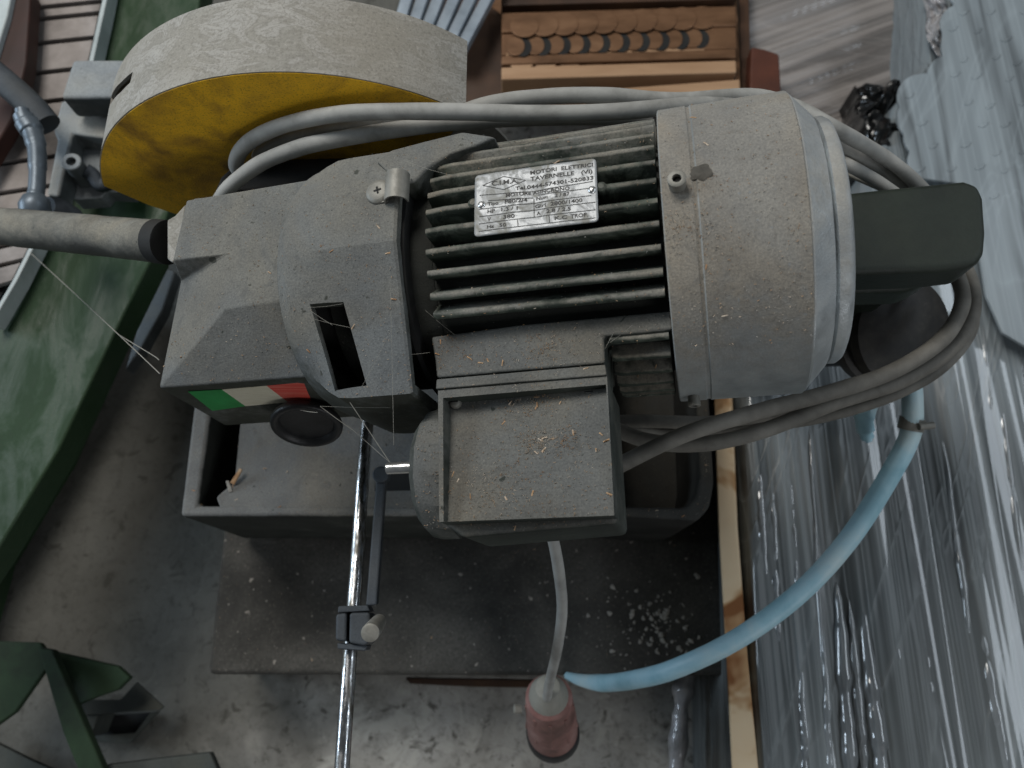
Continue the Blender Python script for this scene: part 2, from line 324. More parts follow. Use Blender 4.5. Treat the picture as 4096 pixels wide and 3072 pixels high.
def ring(name, outer, inner, vec, mat, parent=None, bevel=0):
    m_ = len(outer); vec = np.array(vec)
    v = [np.array(p) for p in outer] + [np.array(p) for p in inner] + [np.array(p) + vec for p in outer] + [np.array(p) + vec for p in inner]
    f = []
    for i in range(m_):
        j = (i + 1) % m_
        f += [(i, j, m_ + j, m_ + i), (2 * m_ + i, 3 * m_ + i, 3 * m_ + j, 2 * m_ + j), (i, 2 * m_ + i, 2 * m_ + j, j), (m_ + i, m_ + j, 3 * m_ + j, 3 * m_ + i)]
    return mk(name, v, f, mat, parent, bevel=bevel)
def box(name, p0, ux, uy, uz, mat, parent=None, bevel=0, **k):
    p0, ux, uy, uz = map(np.array, (p0, ux, uy, uz))
    return prism(name, [p0, p0 + ux, p0 + ux + uy, p0 + uy], uz, mat, parent, bevel, **k)
def lathe(name, o, ax, prof, mat, parent=None, seg=48, smooth=35, arc=None, caps=True):
    """prof = [(distance along the axis, radius), ...]"""
    ax = np.array(ax) / np.linalg.norm(ax); t = np.array([0, 0, 1.]) if abs(ax[2]) < .9 else np.array([0, 1., 0])
    e1 = np.cross(ax, t); e1 /= np.linalg.norm(e1); e2 = np.cross(ax, e1); o = np.array(o)
    v = []; f = []
    for (h, r) in prof:
        for k in range(seg):
            q = 2 * math.pi * k / seg; v.append(o + ax * h + r * (e1 * math.cos(q) + e2 * math.sin(q)))
    for i in range(len(prof) - 1):
        for k in range(seg):
            l = (k + 1) % seg; f.append((i * seg + k, i * seg + l, (i + 1) * seg + l, (i + 1) * seg + k))
    if caps: f.append(tuple(range(seg))); f.append(tuple(range(len(prof) * seg - 1, (len(prof) - 1) * seg - 1, -1)))
    return mk(name, v, f, mat, parent, smooth=smooth)
def catmull(pts, sub=10):
    p = [np.array(q, float) for q in pts]; p = [2 * p[0] - p[1]] + p + [2 * p[-1] - p[-2]]; out = []
    for i in range(1, len(p) - 2):
        for k in range(sub):
            t = k / sub
            out.append(.5 * ((2 * p[i]) + (-p[i - 1] + p[i + 1]) * t + (2 * p[i - 1] - 5 * p[i] + 4 * p[i + 1] - p[i + 2]) * t * t + (-p[i - 1] + 3 * p[i] - 3 * p[i + 1] + p[i + 2]) * t ** 3))
    out.append(p[-2]); return out
def tubegeo(pts, r, seg=14, wob=0):
    v = []; f = []; prev = None
    m_ = len(pts)
    for i, q in enumerate(pts):
        d = pts[min(i + 1, m_ - 1)] - pts[max(i - 1, 0)]; d = d / (np.linalg.norm(d) + 1e-12)
        if prev is None: prev = np.cross(d, [0.1, .2, 1.]); 
        e1 = prev - d * (prev @ d); e1 /= np.linalg.norm(e1); prev = e1; e2 = np.cross(d, e1)
        rr = r[i] if hasattr(r, '__len__') else r
        rr *= 1 + wob * noise.noise(Vector(q) * 60)
        for k in range(seg):
            t = 2 * math.pi * k / seg; v.append(q + rr * (e1 * math.cos(t) + e2 * math.sin(t)))
    for i in range(m_ - 1):
        for k in range(seg):
            l = (k + 1) % seg; f.append((i * seg + k, i * seg + l, (i + 1) * seg + l, (i + 1) * seg + k))
    f.append(tuple(range(seg))); f.append(tuple(range(m_ * seg - 1, (m_ - 1) * seg - 1, -1)))
    return v, f
def tube(name, pts, r, mat, parent=None, sub=10, seg=14, wob=0, smooth=50):
    v, f = tubegeo(catmull(pts, sub) if sub else [np.array(p) for p in pts], r, seg, wob)
    return mk(name, v, f, mat, parent, smooth=smooth)
def cut(o, cutters, sharp=30):
    for c in cutters:
        b = o.modifiers.new('cut', 'BOOLEAN'); b.object = c; b.operation = 'DIFFERENCE'; b.solver = 'EXACT'
    bpy.context.view_layer.update()
    dg = bpy.context.evaluated_depsgraph_get()
    me = bpy.data.meshes.new_from_object(o.evaluated_get(dg)); o.modifiers.clear(); o.data = me
    for c in cutters:
        d = c.data; bpy.data.objects.remove(c); bpy.data.meshes.remove(d)
    me.shade_smooth(); me.set_sharp_from_angle(angle=R(sharp))
def grid(name, f, nu, nv, mat, parent=None, smooth=60, thick=None):
    v = [f(i / nu, j / nv) for j in range(nv + 1) for i in range(nu + 1)]
    q = [(j * (nu + 1) + i, j * (nu + 1) + i + 1, (j + 1) * (nu + 1) + i + 1, (j + 1) * (nu + 1) + i) for j in range(nv) for i in range(nu)]
    if thick is not None:
        b0 = len(v); bd = [i for i in range(nu + 1)] + [j * (nu + 1) + nu for j in range(1, nv + 1)] + [nv * (nu + 1) + i for i in range(nu - 1, -1, -1)] + [j * (nu + 1) for j in range(nv - 1, 0, -1)]
        for i in bd: v.append(np.array([v[i][0], v[i][1], thick]))
        m_ = len(bd); q += [(bd[k], bd[(k + 1) % m_], b0 + (k + 1) % m_, b0 + k) for k in range(m_)]
        q.append(tuple(range(b0, b0 + m_)))
    return mk(name, v, q, mat, parent, smooth=smooth)
def nz(x, y, z=0.): return noise.noise(Vector((x, y, z)))
def fbm(x, y, z=0., o=4): return noise.fractal(Vector((x, y, z)), 1.0, 2.0, o)

# ============================================================ SETTING: the floor
gx = 3.0
def ff(u, v):
    x = -gx + 2 * gx * u; y = -gx + 2 * gx * v
    return np.array([x, y, .0025 * fbm(x * 9, y * 9)])
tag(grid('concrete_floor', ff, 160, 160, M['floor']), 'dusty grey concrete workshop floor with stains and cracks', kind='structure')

# ============================================================ THE SAW
saw = thing('metal_cutting_saw', 'dusty grey green cutting saw with finned motor and yellow blade guard on dark pedestal', 'cutting saw', (0, .2, 0))

# ---- pedestal and tray
ZP = .15
ped = [P(885, 2090, ZP), P(2850, 2060, ZP), P(2932, 2704, ZP), P(828, 2698, ZP)]
ped[0][1] += .35; ped[1][1] += .35
pd = prism('pedestal', ped, (0, 0, -ZP + .004), M['pedestal'], saw, bevel=.006)
# crumbs of dried splashes on the pedestal's right
sp_v = []; sp_f = []
for k in range(150):
    cx = random.gauss(2600, 90); cy = random.gauss(2500, 75)
    if random.random() < .12: cx, cy = random.uniform(950, 2850), random.uniform(2300, 2690)
    if cx > 2880 or cy > 2690: continue
    q = P(cx, cy, ZP + .0006); r = random.uniform(.0010, .0032) * (1 if cx > 2350 and random.random() < .5 else .45)
    b0 = len(sp_v)
    for j in range(7):
        t = 2 * math.pi * j / 7; rr = r * random.uniform(.35, 1.45); sp_v.append(q + np.array([rr * math.cos(t), rr * math.sin(t), 0]))
    sp_v.append(q + np.array([0, 0, r * .25]))
    sp_f += [(b0 + j, b0 + (j + 1) % 7, b0 + 7) for j in range(7)]
o = mk('dried_splash', sp_v, sp_f, M['paint_drip'], saw); o['kind'] = 'stuff'

ZT = .325
to = [P(782, 1500, ZT), P(2850, 1500, ZT), P(2858, 1930, ZT), P(2840, 2030, ZT), P(2790, 2085, ZT), P(718, 2066, ZT)]
ti = [P(852, 1600, ZT), P(2800, 1600, ZT), P(2800, 1900, ZT), P(2785, 1990, ZT), P(2740, 2030, ZT), P(792, 2022, ZT)]
for q in to[:2]: q[1] += .16
for q in ti[:2]: q[1] += .12
om, im = P(2440, 2064, ZT), P(2440, 2026, ZT)
prism('tray_rim', [to[0], ti[0], ti[5], im, om, to[5]], (0, 0, -.165), M['tray'], saw, bevel=.004)
prism('tray_rim', [om, im, ti[4], ti[3], ti[2], ti[1], to[1], to[2], to[3], to[4]], (0, 0, -.165), M['tray_side'], saw, bevel=.004)['label'] = 'oily dark end of the tray rim'  # right end darkened in colour where the motor shades the rim
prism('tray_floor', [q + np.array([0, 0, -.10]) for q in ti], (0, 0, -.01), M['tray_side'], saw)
# raised bed of the tray, sloping up into the front rim
b1 = [P(955, 1640, ZT - .012), P(2440, 1640, ZT - .012), P(2440, 1925, ZT - .010), P(2440, 2050, ZT + .0006), P(885, 2052, ZT + .0006), P(862, 1985, ZT - .002), P(935, 1925, ZT - .012)]
b1[0][1] += .1; b1[1][1] += .1
mk('tray_bed', b1 + [q + np.array([0, 0, -.07]) for q in b1], [(0, 1, 2, 6), (2, 3, 4, 6), (4, 5, 6)] + [(i, (i + 1) % 7, 7 + (i + 1) % 7, 7 + i) for i in range(7)], M['tray'], saw, bevel=.003)

lathe('drain_hole', P(1585, 1962, ZT - .0085), (0, .1, 1), [(0, .019), (.0012, .019)], M['black_gap'], saw, seg=30)
# ---- motor
RB = .066
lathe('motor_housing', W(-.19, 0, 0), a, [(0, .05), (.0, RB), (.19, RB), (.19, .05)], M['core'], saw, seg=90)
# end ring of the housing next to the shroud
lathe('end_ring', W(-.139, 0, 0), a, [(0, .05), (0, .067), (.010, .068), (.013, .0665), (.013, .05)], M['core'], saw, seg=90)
fins = [-110, -101, -92, -83, -74, -65, -56, -47, -38, -29, -20.5, -12, -3.5, 5, 13.5, 22, 31, 38.5, 56, 65, 74, 83, 92, 101]
fme = None
for k, dgr in enumerate(fins):
    ph = R(dgr); rd = -s * math.sin(ph) + n * math.cos(ph); tg = -s * math.cos(ph) - n * math.sin(ph)
    x0 = -.125 if dgr < 50 else -.033
    v = []
    nseg = 12
    for i in range(nseg + 1):
        x = x0 + (-.002 - x0) * i / nseg
        w_ = .0024
        for (r_, t_) in ((.060, -w_ * 1.3), (.0797, -w_ * .8), (.0806, -w_ * .4), (.0806, w_ * .4), (.0797, w_ * .8), (.060, w_ * 1.3)):
            jit = .00022 * nz(x * 300, dgr, r_ * 900)
            rr = r_ + (jit if r_ > .07 else 0) - (.0012 if (i == 0 and r_ > .07) else 0)
            v.append(W(x, 0, 0) + rd * rr + tg * (t_ + (jit if r_ > .07 else 0)))
    f = [(i * 6 + j, i * 6 + (j + 1) % 6, (i + 1) * 6 + (j + 1) % 6, (i + 1) * 6 + j) for i in range(nseg) for j in range(6)]
    f += [tuple(range(6)), tuple(range(nseg * 6 + 5, nseg * 6 - 1, -1))]
    mk('cooling_fin', v, f, M['motor'], saw, smooth=50)
# ---- fan cover
prof = [(0, .080), (0, .0843), (.0006, .0849), (.0150, .0849), (.0158, .0843), (.0172, .0843), (.0180, .0851), (.0192, .0849), (.0676, .0849), (.0682, .0840), (.0682, .06)]
cv = lathe('fan_cover', W(0, 0, 0), a, prof, M['cover'], saw, seg=120, smooth=20, caps=False)
lathe('fan_cover_cone', W(0, 0, 0), a, [(.0670, .06), (.0670, .0842), (.0690, .0836), (.0800, .0715), (.0815, .0660), (.0820, .060)], M['cone'], cv, seg=120, smooth=20, caps=False)
lathe('fan_grille_ring', W(0, 0, 0), a, [(.0785, .060), (.0800, .0660), (.0825, .0690), (.0865, .0692), (.0890, .0675), (.0905, .0640), (.0905, .045), (.086, .040), (.086, .004)], M['cone'], cv, seg=120, smooth=45, caps=False)
def radial_bolt(x, dgr, parent, rr=.0046, h=.0075, base=.0845):
    ph = R(dgr); rd = -s * math.sin(ph) + n * math.cos(ph)
    b = lathe('cap_bolt', W(x, 0, 0) + rd * base, rd, [(0, rr * .9), (h, rr), (h + .0003, rr * .9), (h + .0003, rr * .5), (h - .003, rr * .45)], M['screw'], parent, seg=20)
    b2 = lathe('bolt_socket', W(x, 0, 0) + rd * (base + h - .0026), rd, [(0, rr * .44), (.0002, rr * .44)], M['black_gap'], parent, seg=6)
radial_bolt(.0082, 2, cv)
ph_ = R(-1.5); rd_ = -s * math.sin(ph_) + n * math.cos(ph_)
gv_ = []
for k in range(26):
    t = 2 * math.pi * k / 26; rr = .0044 * (1 + .45 * nz(math.cos(t) * 1.7, math.sin(t) * 1.7, 3))
    xx, tt = .0200 + rr * 1.25 * math.cos(t), rr * .95 * math.sin(t); ph2 = R(-1.5) + tt / .085
    gv_.append(W(xx, -.08508 * math.sin(ph2), .08508 * math.cos(ph2)))
mk('grime_patch', gv_ + [np.mean(gv_, 0) + n * .0003], [(k, (k + 1) % 26, 26) for k in range(26)], M['grime'], cv, smooth=60)  # irregular dark brown patch beside the bolt
radial_bolt(.008, 92, cv, .0036, .006)

# ---- name plate
ZPL = .0818
pl_c = [LZ(1901, 703, ZPL), LZ(2381, 638, ZPL), LZ(2398, 885, ZPL), LZ(1899, 950, ZPL)]
x0, x1 = -.0967, -.0316; y1, y0 = .0215, -.0153
def plz(x, y):
    cx = (x0 + x1) / 2; dd = math.exp(-(((x - cx + .0005) / .006) ** 2 + ((y - .004) / .012) ** 2))
    return ZPL - .0011 * dd + .00035 * nz(x * 90, y * 90) - .0004 * abs(x - cx) / .03
def rrect(x0, x1, y0, y1, r, m_=5):
    o = []
    for cx, cy, s0 in ((x1 - r, y1 - r, 0), (x0 + r, y1 - r, 90), (x0 + r, y0 + r, 180), (x1 - r, y0 + r, 270)):
        for k in range(m_ + 1): t = R(s0 + 90 * k / m_); o.append((cx + r * math.cos(t), cy + r * math.sin(t)))
    return o
bm = bmesh.new()
NU, NV = 60, 36; r_ = .0022
vv = [[None] * (NV + 1) for _ in range(NU + 1)]
for i in range(NU + 1):
    for j in range(NV + 1):
        x = x0 + (x1 - x0) * i / NU; y = y0 + (y1 - y0) * j / NV
        dx = max(x0 + r_ - x, x - (x1 - r_), 0); dy = max(y0 + r_ - y, y - (y1 - r_), 0)
        if dx > 0 and dy > 0:
            l = math.hypot(dx, dy)
            if l > r_: 
                kx = dx / l * r_; ky = dy / l * r_
                x = (x0 + r_ - kx) if x < x0 + r_ else (x1 - r_ + kx); y = (y0 + r_ - ky) if y < y0 + r_ else (y1 - r_ + ky)
        vv[i][j] = W(x, y, plz(x, y))
V = [vv[i][j] for i in range(NU + 1) for j in range(NV + 1)]
Fq = [(i * (NV + 1) + j, (i + 1) * (NV + 1) + j, (i + 1) * (NV + 1) + j + 1, i * (NV + 1) + j + 1) for i in range(NU) for j in range(NV)]
plate = mk('name_plate', V, Fq, M['plate'], saw, smooth=60)
sd = plate.modifiers.new('solid', 'SOLIDIFY'); sd.thickness = .0006; sd.offset = 0
for (qx, qy, qz) in ((1925, 818, 0), (2367, 757, 0)):
    q = LZ(qx, qy, ZPL + .0005); nn_ = n
    rv = lathe('rivet', W(q[0], q[1], plz(q[0], q[1])), n, [(0, .0022), (.0006, .0021), (.0011, .0015), (.0014, .0006)], M['rivet'], plate, seg=18, smooth=70)
def zl(zx, zy, dz=.00055):
    q = LZ(1850 + zx * .27125, 600 + zy * .27125, ZPL); return q
ink_v, ink_f = [], []
def add_ink(vs, fs):
    b0 = len(ink_v); ink_v.extend(vs); ink_f.extend([tuple(b0 + i for i in f) for f in fs])
def text(t, zx0, zy0, zx1, zy1, hz):
    cu = bpy.data.curves.new('t', 'FONT'); cu.body = t; cu.size = 1; cu.offset = .022; cu.resolution_u = 3
    o = bpy.data.objects.new('t', cu); col.objects.link(o)
    bpy.context.view_layer.update(); dg = bpy.context.evaluated_depsgraph_get()
    me = bpy.data.meshes.new_from_object(o.evaluated_get(dg))
    vs = np.array([v.co[:] for v in me.vertices]); fs = [tuple(p.vertices) for p in me.polygons]
    bpy.data.objects.remove(o); bpy.data.curves.remove(cu); bpy.data.meshes.remove(me)
    mn, mx = vs.min(0), vs.max(0)
    A, B = zl(zx0, zy0), zl(zx1, zy1); up = zl(zx0, zy0 - hz)
    H = up[1] - A[1]
    out = []
    for v in vs:
        u_ = (v[0] - mn[0]) / (mx[0] - mn[0]); h_ = v[1] / .69
        x = A[0] + (B[0] - A[0]) * u_; y = A[1] + (B[1] - A[1]) * u_ + H * h_
        out.append(W(x, y, plz(x, y) + .00045))
    add_ink(out, fs)
def line(zx0, zy0, zx1, zy1, wd=.00042):
    A, B = zl(zx0, zy0), zl(zx1, zy1); d = (B - A)[:2]; L_ = np.linalg.norm(d); d /= L_; p = np.array([-d[1], d[0]]) * wd / 2
    m_ = max(2, int(L_ / .002)); vs = []
    for i in range(m_ + 1):
        c = A[:2] + (B - A)[:2] * i / m_
        for sg in (-1, 1):
            x, y = c + p * sg; vs.append(W(x, y, plz(x, y) + .00042))
    add_ink(vs, [(2 * i, 2 * i + 2, 2 * i + 3, 2 * i + 1) for i in range(m_)])
text('C.I.M.A.', 430, 528, 825, 480, 62)
text('MOTORI  ELETTRICI', 1000, 362, 1925, 238, 52)
text('TAVERNELLE   (VI)', 1000, 450, 1915, 336, 54)
text('Tel.0444-574301-520833', 780, 597, 1930, 432, 52)
text('MOTORE ASINCRONO', 640, 698, 1580, 585, 50)
text('Tipo', 370, 822, 530, 803, 48); text('P80/2/4', 622, 793, 955, 757, 54)
text('Num', 1085, 735, 1262, 713, 48); text('2 / 87', 1360, 697, 1580, 668, 50)
text('HP', 368, 932, 478, 919, 54); text('1.3 / 1', 572, 905, 815, 880, 50)
text('Giri', 1065, 852, 1230, 832, 50); text('2800/1400', 1298, 822, 1770, 766, 54)
text('V', 365, 1048, 418, 1042, 52); text('380', 600, 1018, 770, 998, 54)
text('A', 1092, 958, 1150, 950, 52); text('2.8 / 2.5', 1235, 932, 1600, 890, 54)
text('Hz', 360, 1158, 465, 1145, 46); text('50', 545, 1140, 645, 1128, 52)
text('K.C', 1360, 1035, 1545, 1010, 48); text('TROP.', 1595, 1008, 1850, 975, 54)
for l_ in ((300, 522, 607, 390), (607, 390, 930, 447), (930, 447, 612, 585), (612, 585, 300, 522),
           (252, 670, 1010, 610), (1010, 610, 1920, 462), (380, 750, 1040, 700), (1110, 660, 1860, 565), (240, 878, 1900, 672), (245, 985, 1960, 768),
           (240, 1088, 1960, 880), (240, 1200, 1960, 1000), (1048, 712, 1055, 985), (812, 1030, 822, 1130), (1280, 975, 1285, 1070)):
    line(*l_)
mk('lettering', ink_v, ink_f, M['ink'], plate)
# two small lugs that the plate is held by
for (px_, py_) in ((1897, 822), (2407, 757)):
    q = LZ(px_, py_, .078)
    lathe('plate_lug', W(q[0], q[1], .062), n, [(0, .004), (.012, .0033), (.0185, .0028), (.0195, .0015)], M['motor'], saw, seg=14)

# ---- terminal box on the motor's front
ZN = .048
def lz(pts, z): return [W(*LZ(x, y, z)) for x, y in pts]
nd = -n
tb = prism('terminal_box_neck', lz([(1722, 1345), (2070, 1298), (2692, 1240), (2693, 1318), (2416, 1345), (2420, 1452), (1745, 1512), (1738, 1440)], ZN), nd * .045, M['box'], saw, bevel=.0018)
prism('neck_strip', lz([(1745, 1516), (2421, 1457), (2426, 1500), (1742, 1556)], ZN), nd * .03, M['box'], tb, bevel=.0008)
# body and lid
body = prism('terminal_box_body', lz([(1755, 1570), (2436, 1512), (2470, 2095), (1850, 2150), (1772, 2095)], .036), nd * .05, M['box'], saw, bevel=.003)
lo_ = [LZ(1752, 1562, .0465), LZ(2428, 1505, .0465), LZ(2457, 2062, .0465), LZ(1757, 2088, .0465)]
li_ = [LZ(1772, 1592, .0465), LZ(2424, 1538, .0465), LZ(2456, 2061, .0465), LZ(1774, 2087, .0465)]
# lid: raised lip at left and top, its panel sunk there and flush at right and bottom
fl_ = [li_[0] + [0.0008, 0, -.0120], li_[1] + [0, 0, -.0060], li_[2] + [0, 0, -.0001], li_[3] + [0.0008, 0, -.0045]]
T = [W(*q) for q in lo_]; I = [W(*q) for q in li_]; FL = [W(*q) for q in fl_]; Bt = [W(q[0], q[1], .034) for q in lo_]
lid = mk('terminal_box_lid', T + I + FL + Bt, [(0, 1, 5, 4), (1, 2, 6, 5), (2, 3, 7, 6), (3, 0, 4, 7), (4, 5, 9, 8), (5, 6, 10, 9), (6, 7, 11, 10), (7, 4, 8, 11), (8, 9, 10, 11), (0, 12, 13, 1), (1, 13, 14, 2), (2, 14, 15, 3), (3, 15, 12, 0), (12, 15, 14, 13)], M['box'], saw, bevel=.0006)
for (px_, py_) in ((1815, 1605), (2355, 1565)):
    q = LZ(px_, py_, .0405)
    sc_ = lathe('lid_screw', W(q[0], q[1], .0355), n, [(0, .0032), (.003, .0032), (.0042, .0024), (.0045, .001)], M['screw'], lid, seg=18, smooth=60)
    box('screw_slot', W(q[0] - .0022, q[1] - .0003, .0399), a * .0044, s * .0006, n * .0003, M['black_gap'], sc_)
# rotary switch housing on the box's left and its shaft
yk = LZ(1640, 1885, .015)[1]
lathe('switch_housing', W(-.126, yk, .004), -a, [(0, .038), (.010, .038), (.016, .0365), (.0205, .031), (.022, .022), (.022, .003)], M['box'], saw, seg=14, smooth=25)
qs = LZ(1600, 1862, .036)
lathe('switch_shaft', W(-.140, qs[1], .030), -a, [(0, .0033), (.021, .0033), (.0215, .0028)], M['rivet'], saw, seg=20)

# ---- shroud between the motor and the gearbox
def sec_round(ph): return .079
poly = [(.080, -.04), (.080, .03), (.052, .072), (.020, .0835), (-.0125, .0835), (-.088, .050), (-.0885, -.03), (-.06, -.06)]
def sec_poly(ph):
    d = np.array([-math.sin(ph), math.cos(ph)]); best = .079
    for i in range(len(poly) - 1):
        A = np.array(poly[i]); B = np.array(poly[i + 1]) - A
        den = d[0] * (-B[1]) - d[1] * (-B[0])
        if abs(den) < 1e-9: continue
        t = (A[0] * (-B[1]) - A[1] * (-B[0])) / den; u_ = (d[0] * A[1] - d[1] * A[0]) / den
        if t > 0 and -1e-6 <= u_ <= 1 + 1e-6: best = t
    return best
xs = [-.2185, -.2170, -.2095, -.206, -.200, -.192, -.184, -.176, -.166, -.155, -.1415, -.1400]
phs = [R(q) for q in np.arange(-122, 125, 3)]
# exact corner angles so that the facets stay crisp
for (py_, pz_) in poly[1:-1]:
    t = math.atan2(-py_, pz_); k = min(range(len(phs)), key=lambda i: abs(phs[i] - t)); phs[k] = t
V = []; 
for shell in (0, 1):
    for x in xs:
        f_ = min(1, max(0, (x + .2135) / .034)); f_ = f_ * f_ * (3 - 2 * f_)
        rim_ = {0: -.0085, 1: -.0062, 2: -.0008, len(xs) - 1: -.0012}.get(xs.index(x), 0)
        for ph in phs:
            r = sec_round(ph) * (1 - f_) + sec_poly(ph) * f_ + rim_ - shell * .0055
            V.append(W(x, -r * math.sin(ph), r * math.cos(ph)))
na, nx_ = len(phs), len(xs)
f = []
for sh in (0, 1):
    b0 = sh * na * nx_
    f += [(b0 + i * na + j, b0 + i * na + j + 1, b0 + (i + 1) * na + j + 1, b0 + (i + 1) * na + j) for i in range(nx_ - 1) for j in range(na - 1)]
b0 = na * nx_
for i in range(nx_ - 1):
    f += [(i * na, (i + 1) * na, b0 + (i + 1) * na, b0 + i * na), (i * na + na - 1, b0 + i * na + na - 1, b0 + (i + 1) * na + na - 1, (i + 1) * na + na - 1)]
for j in range(na - 1):
    f += [(j, b0 + j, b0 + j + 1, j + 1), ((nx_ - 1) * na + j, (nx_ - 1) * na + j + 1, b0 + (nx_ - 1) * na + j + 1, b0 + (nx_ - 1) * na + j)]
shr = mk('shroud', V, f, M['gear'], saw, smooth=25)
wq = [LZ(1226, 1206, .0745), LZ(1367, 1202, .0735), LZ(1464, 1540, .0535), LZ(1331, 1560, .0525)]
cc = prism('cutter', [W(q[0], q[1], .11) for q in wq], nd * .09, M['gear'])
cut(shr, [cc], 16)
prism('flange_disc', [W(-.2180, -.071 * math.sin(t), .071 * math.cos(t)) for t in np.linspace(R(-125), R(125), 60)], a * .004, M['gear'], saw)
prism('back_disc', [W(-.1415, -.076 * math.sin(t), .076 * math.cos(t)) for t in np.linspace(R(-125), R(125), 60)], a * .003, M['black_gap'], saw)
lathe('motor_fan', W(-.205, 0, 0), a, [(0, .03), (.002, .060), (.022, .057), (.024, .03)], M['black_gap'], saw, seg=24)
lathe('drive_shaft', W(-.214, -.03, .02), a, [(0, .018), (.07, .018)], M['screw'], saw, seg=24)
# rear arm of the shroud
arm_pts = [(1560, 600, .073), (1700, 562, .069), (1850, 525, .066), (1985, 545, .066), (1905, 580, .068), (1800, 612, .071), (1712, 668, .076), (1655, 725, .0805), (1600, 735, .0825), (1500, 640, .078)]
prism('shroud_arm', [W(*LZ(*q)) for q in arm_pts], nd * .05, M['gear'], saw, bevel=.002)
# cable clip with its screw
q = LZ(1513, 765, .0845)
cs = lathe('clip_screw', W(q[0], q[1], .0835), n, [(0, .0074), (.0006, .0075), (.0013, .0070), (.0021, .0050), (.0023, .002), (.0023, .0001)], M['screw'], saw, seg=28, smooth=50)
for an in (0, 90):
    t = R(an + 12); d = a * math.cos(t) + s * math.sin(t); e = -a * math.sin(t) + s * math.cos(t)
    box('cross_slot', W(q[0], q[1], .08585) - d * .0022 - e * .0005, d * .0044, e * .001, n * .0002, M['black_gap'], cs)
cl_v = []; cq = LZ(1582, 745, .086)
for k in range(13):
    t = R(-10 + 200 * k / 12)
    for rr in (.0068, .0060):
        for yy in (-.0085, .0085):
            cl_v.append(W(cq[0] + rr * math.cos(t), cq[1] + yy, .0835 + rr * math.sin(t)))
cf = []
for k in range(12):
    b0 = 4 * k; b2 = b0 + 4
    cf += [(b0, b0 + 1, b2 + 1, b2), (b0 + 2, b2 + 2, b2 + 3, b0 + 3), (b0, b2, b2 + 2, b0 + 2), (b0 + 1, b0 + 3, b2 + 3, b2 + 1)]
mk('cable_clip', cl_v, cf, M['screw'], saw, smooth=40)
box('clip_foot', W(q[0] - .002, q[1] - .0072, .0838), a * .008, s * .010, n * .0006, M['screw'], saw, bevel=.0002)

# ---- gearbox
zt = .058
T1 = LZ(745, 800, zt); T2 = LZ(690, 1040, zt); T3 = LZ(897, 1016, zt); T4 = LZ(903, 1070, zt - .001); T5 = LZ(900, 1233, zt); T6 = LZ(1112, 1203, zt)
T6 = T6 + (T6 - T5) / (T6[0] - T5[0]) * (-.205 - T6[0]); T7 = np.array([-.205, .052, zt])
N1 = LZ(722, 1124, zt - .016); N0 = LZ(690, 1040, zt)
BL = LZ(636, 1552, .030); yw = BL[1]
BR = np.array([-.205, yw - .001, .030])
zb = LY(905, 1705, yw)[2]
BLb = LY(900, 1703, yw); BLb[1] = yw; BRb = np.array([-.205, yw, zb])
LB = T1 + [-.004, 0, -.035]
T1b = np.array([T1[0], T1[1], zb]); T7b = np.array([-.205, .052, zb])
N1b = np.array([N1[0] + .02, N1[1], zb])
gv = [T1, T2, T3, T4, T5, T6, T7, N1, BL, BR, BLb, BRb, T1b, T7b]
gv = [W(*q) for q in gv]
gf = [(0, 1, 2, 3, 4, 5, 6), (1, 7, 2), (2, 7, 8, 4, 3), (4, 8, 9, 5), (8, 10, 11, 9), (0, 12, 10, 8, 7, 1), (0, 6, 13, 12), (12, 13, 11, 10), (6, 5, 9, 11, 13)]
gb = mk('gearbox', gv, gf, M['gear'], saw, bevel=.0013)
# rounded back shoulder of the gearbox
prism('gearbox_shoulder', lz([(748, 806), (775, 788), (960, 772), (1160, 742), (1180, 790), (760, 830)], zt - .012), nd * .05, M['gear'], saw, bevel=.005, seg=3)
# mounting plate left of it
prism('gearbox_end_plate', lz([(668, 880), (700, 862), (742, 815), (722, 1000), (690, 1050), (668, 1035)], zt - .004), nd * .05, M['guard'], saw, bevel=.001)
# sticker: three slanted bands
yq = yw - .0004
def ly(x, y): return W(*(LY(x, y, yq) * [1, 0, 1] + [0, yq, 0]))
sv = [ly(752, 1565), ly(888, 1557), ly(1066, 1541), ly(1215, 1527), ly(1245, 1602), ly(1152, 1607), ly(982, 1623), ly(850, 1642)]
mk('tricolour_sticker', [v for v in sv] + [v + s * (-.0003) for v in sv], [(0, 1, 6, 7), (1, 2, 5, 6), (2, 3, 4, 5), (8, 9, 14, 15), (9, 10, 13, 14), (10, 11, 12, 13)], M['cream'], gb,
   mats=[M['flag_green'], M['cream'], M['flag_red']], midx=[0, 1, 2, 0, 1, 2])
# oil sight glass under the wall, tilted ring
c_ = W(*LY(1228, 1690, yw - .012)); ax_ = np.array([0.03, -.93, .36])
lathe('sight_glass_ring', c_ - ax_ * .006, ax_, [(.004, .019), (.005, .0232), (.007, .0240), (.0095, .0236), (.0105, .0222), (.0100, .0195), (.0065, .0175), (.0058, .001)], M['black_rubber'], saw, seg=48, smooth=50)
lathe('sight_glass_neck', c_ + np.array([0, .03, -.004]), [0, -1, .0], [(0, .016), (.022, .016)], M['black_rubber'], saw, seg=30)

# ---- handle tube
hA = P(-120, 893, .47); hB = WZ(655, 968, .035)
d_ = hB - hA; hb2 = hA + d_ * .970
rr0 = .0142
tube('handle_tube', [hA, hA + d_ * .3, hA + d_ * .6, hb2], rr0, M['tube'], saw, sub=12, seg=28, wob=.03)
tube('handle_collar', [hA + d_ * .968, hB + d_ * .02], rr0 + .0006, M['black_gap'], saw, sub=4, seg=28)

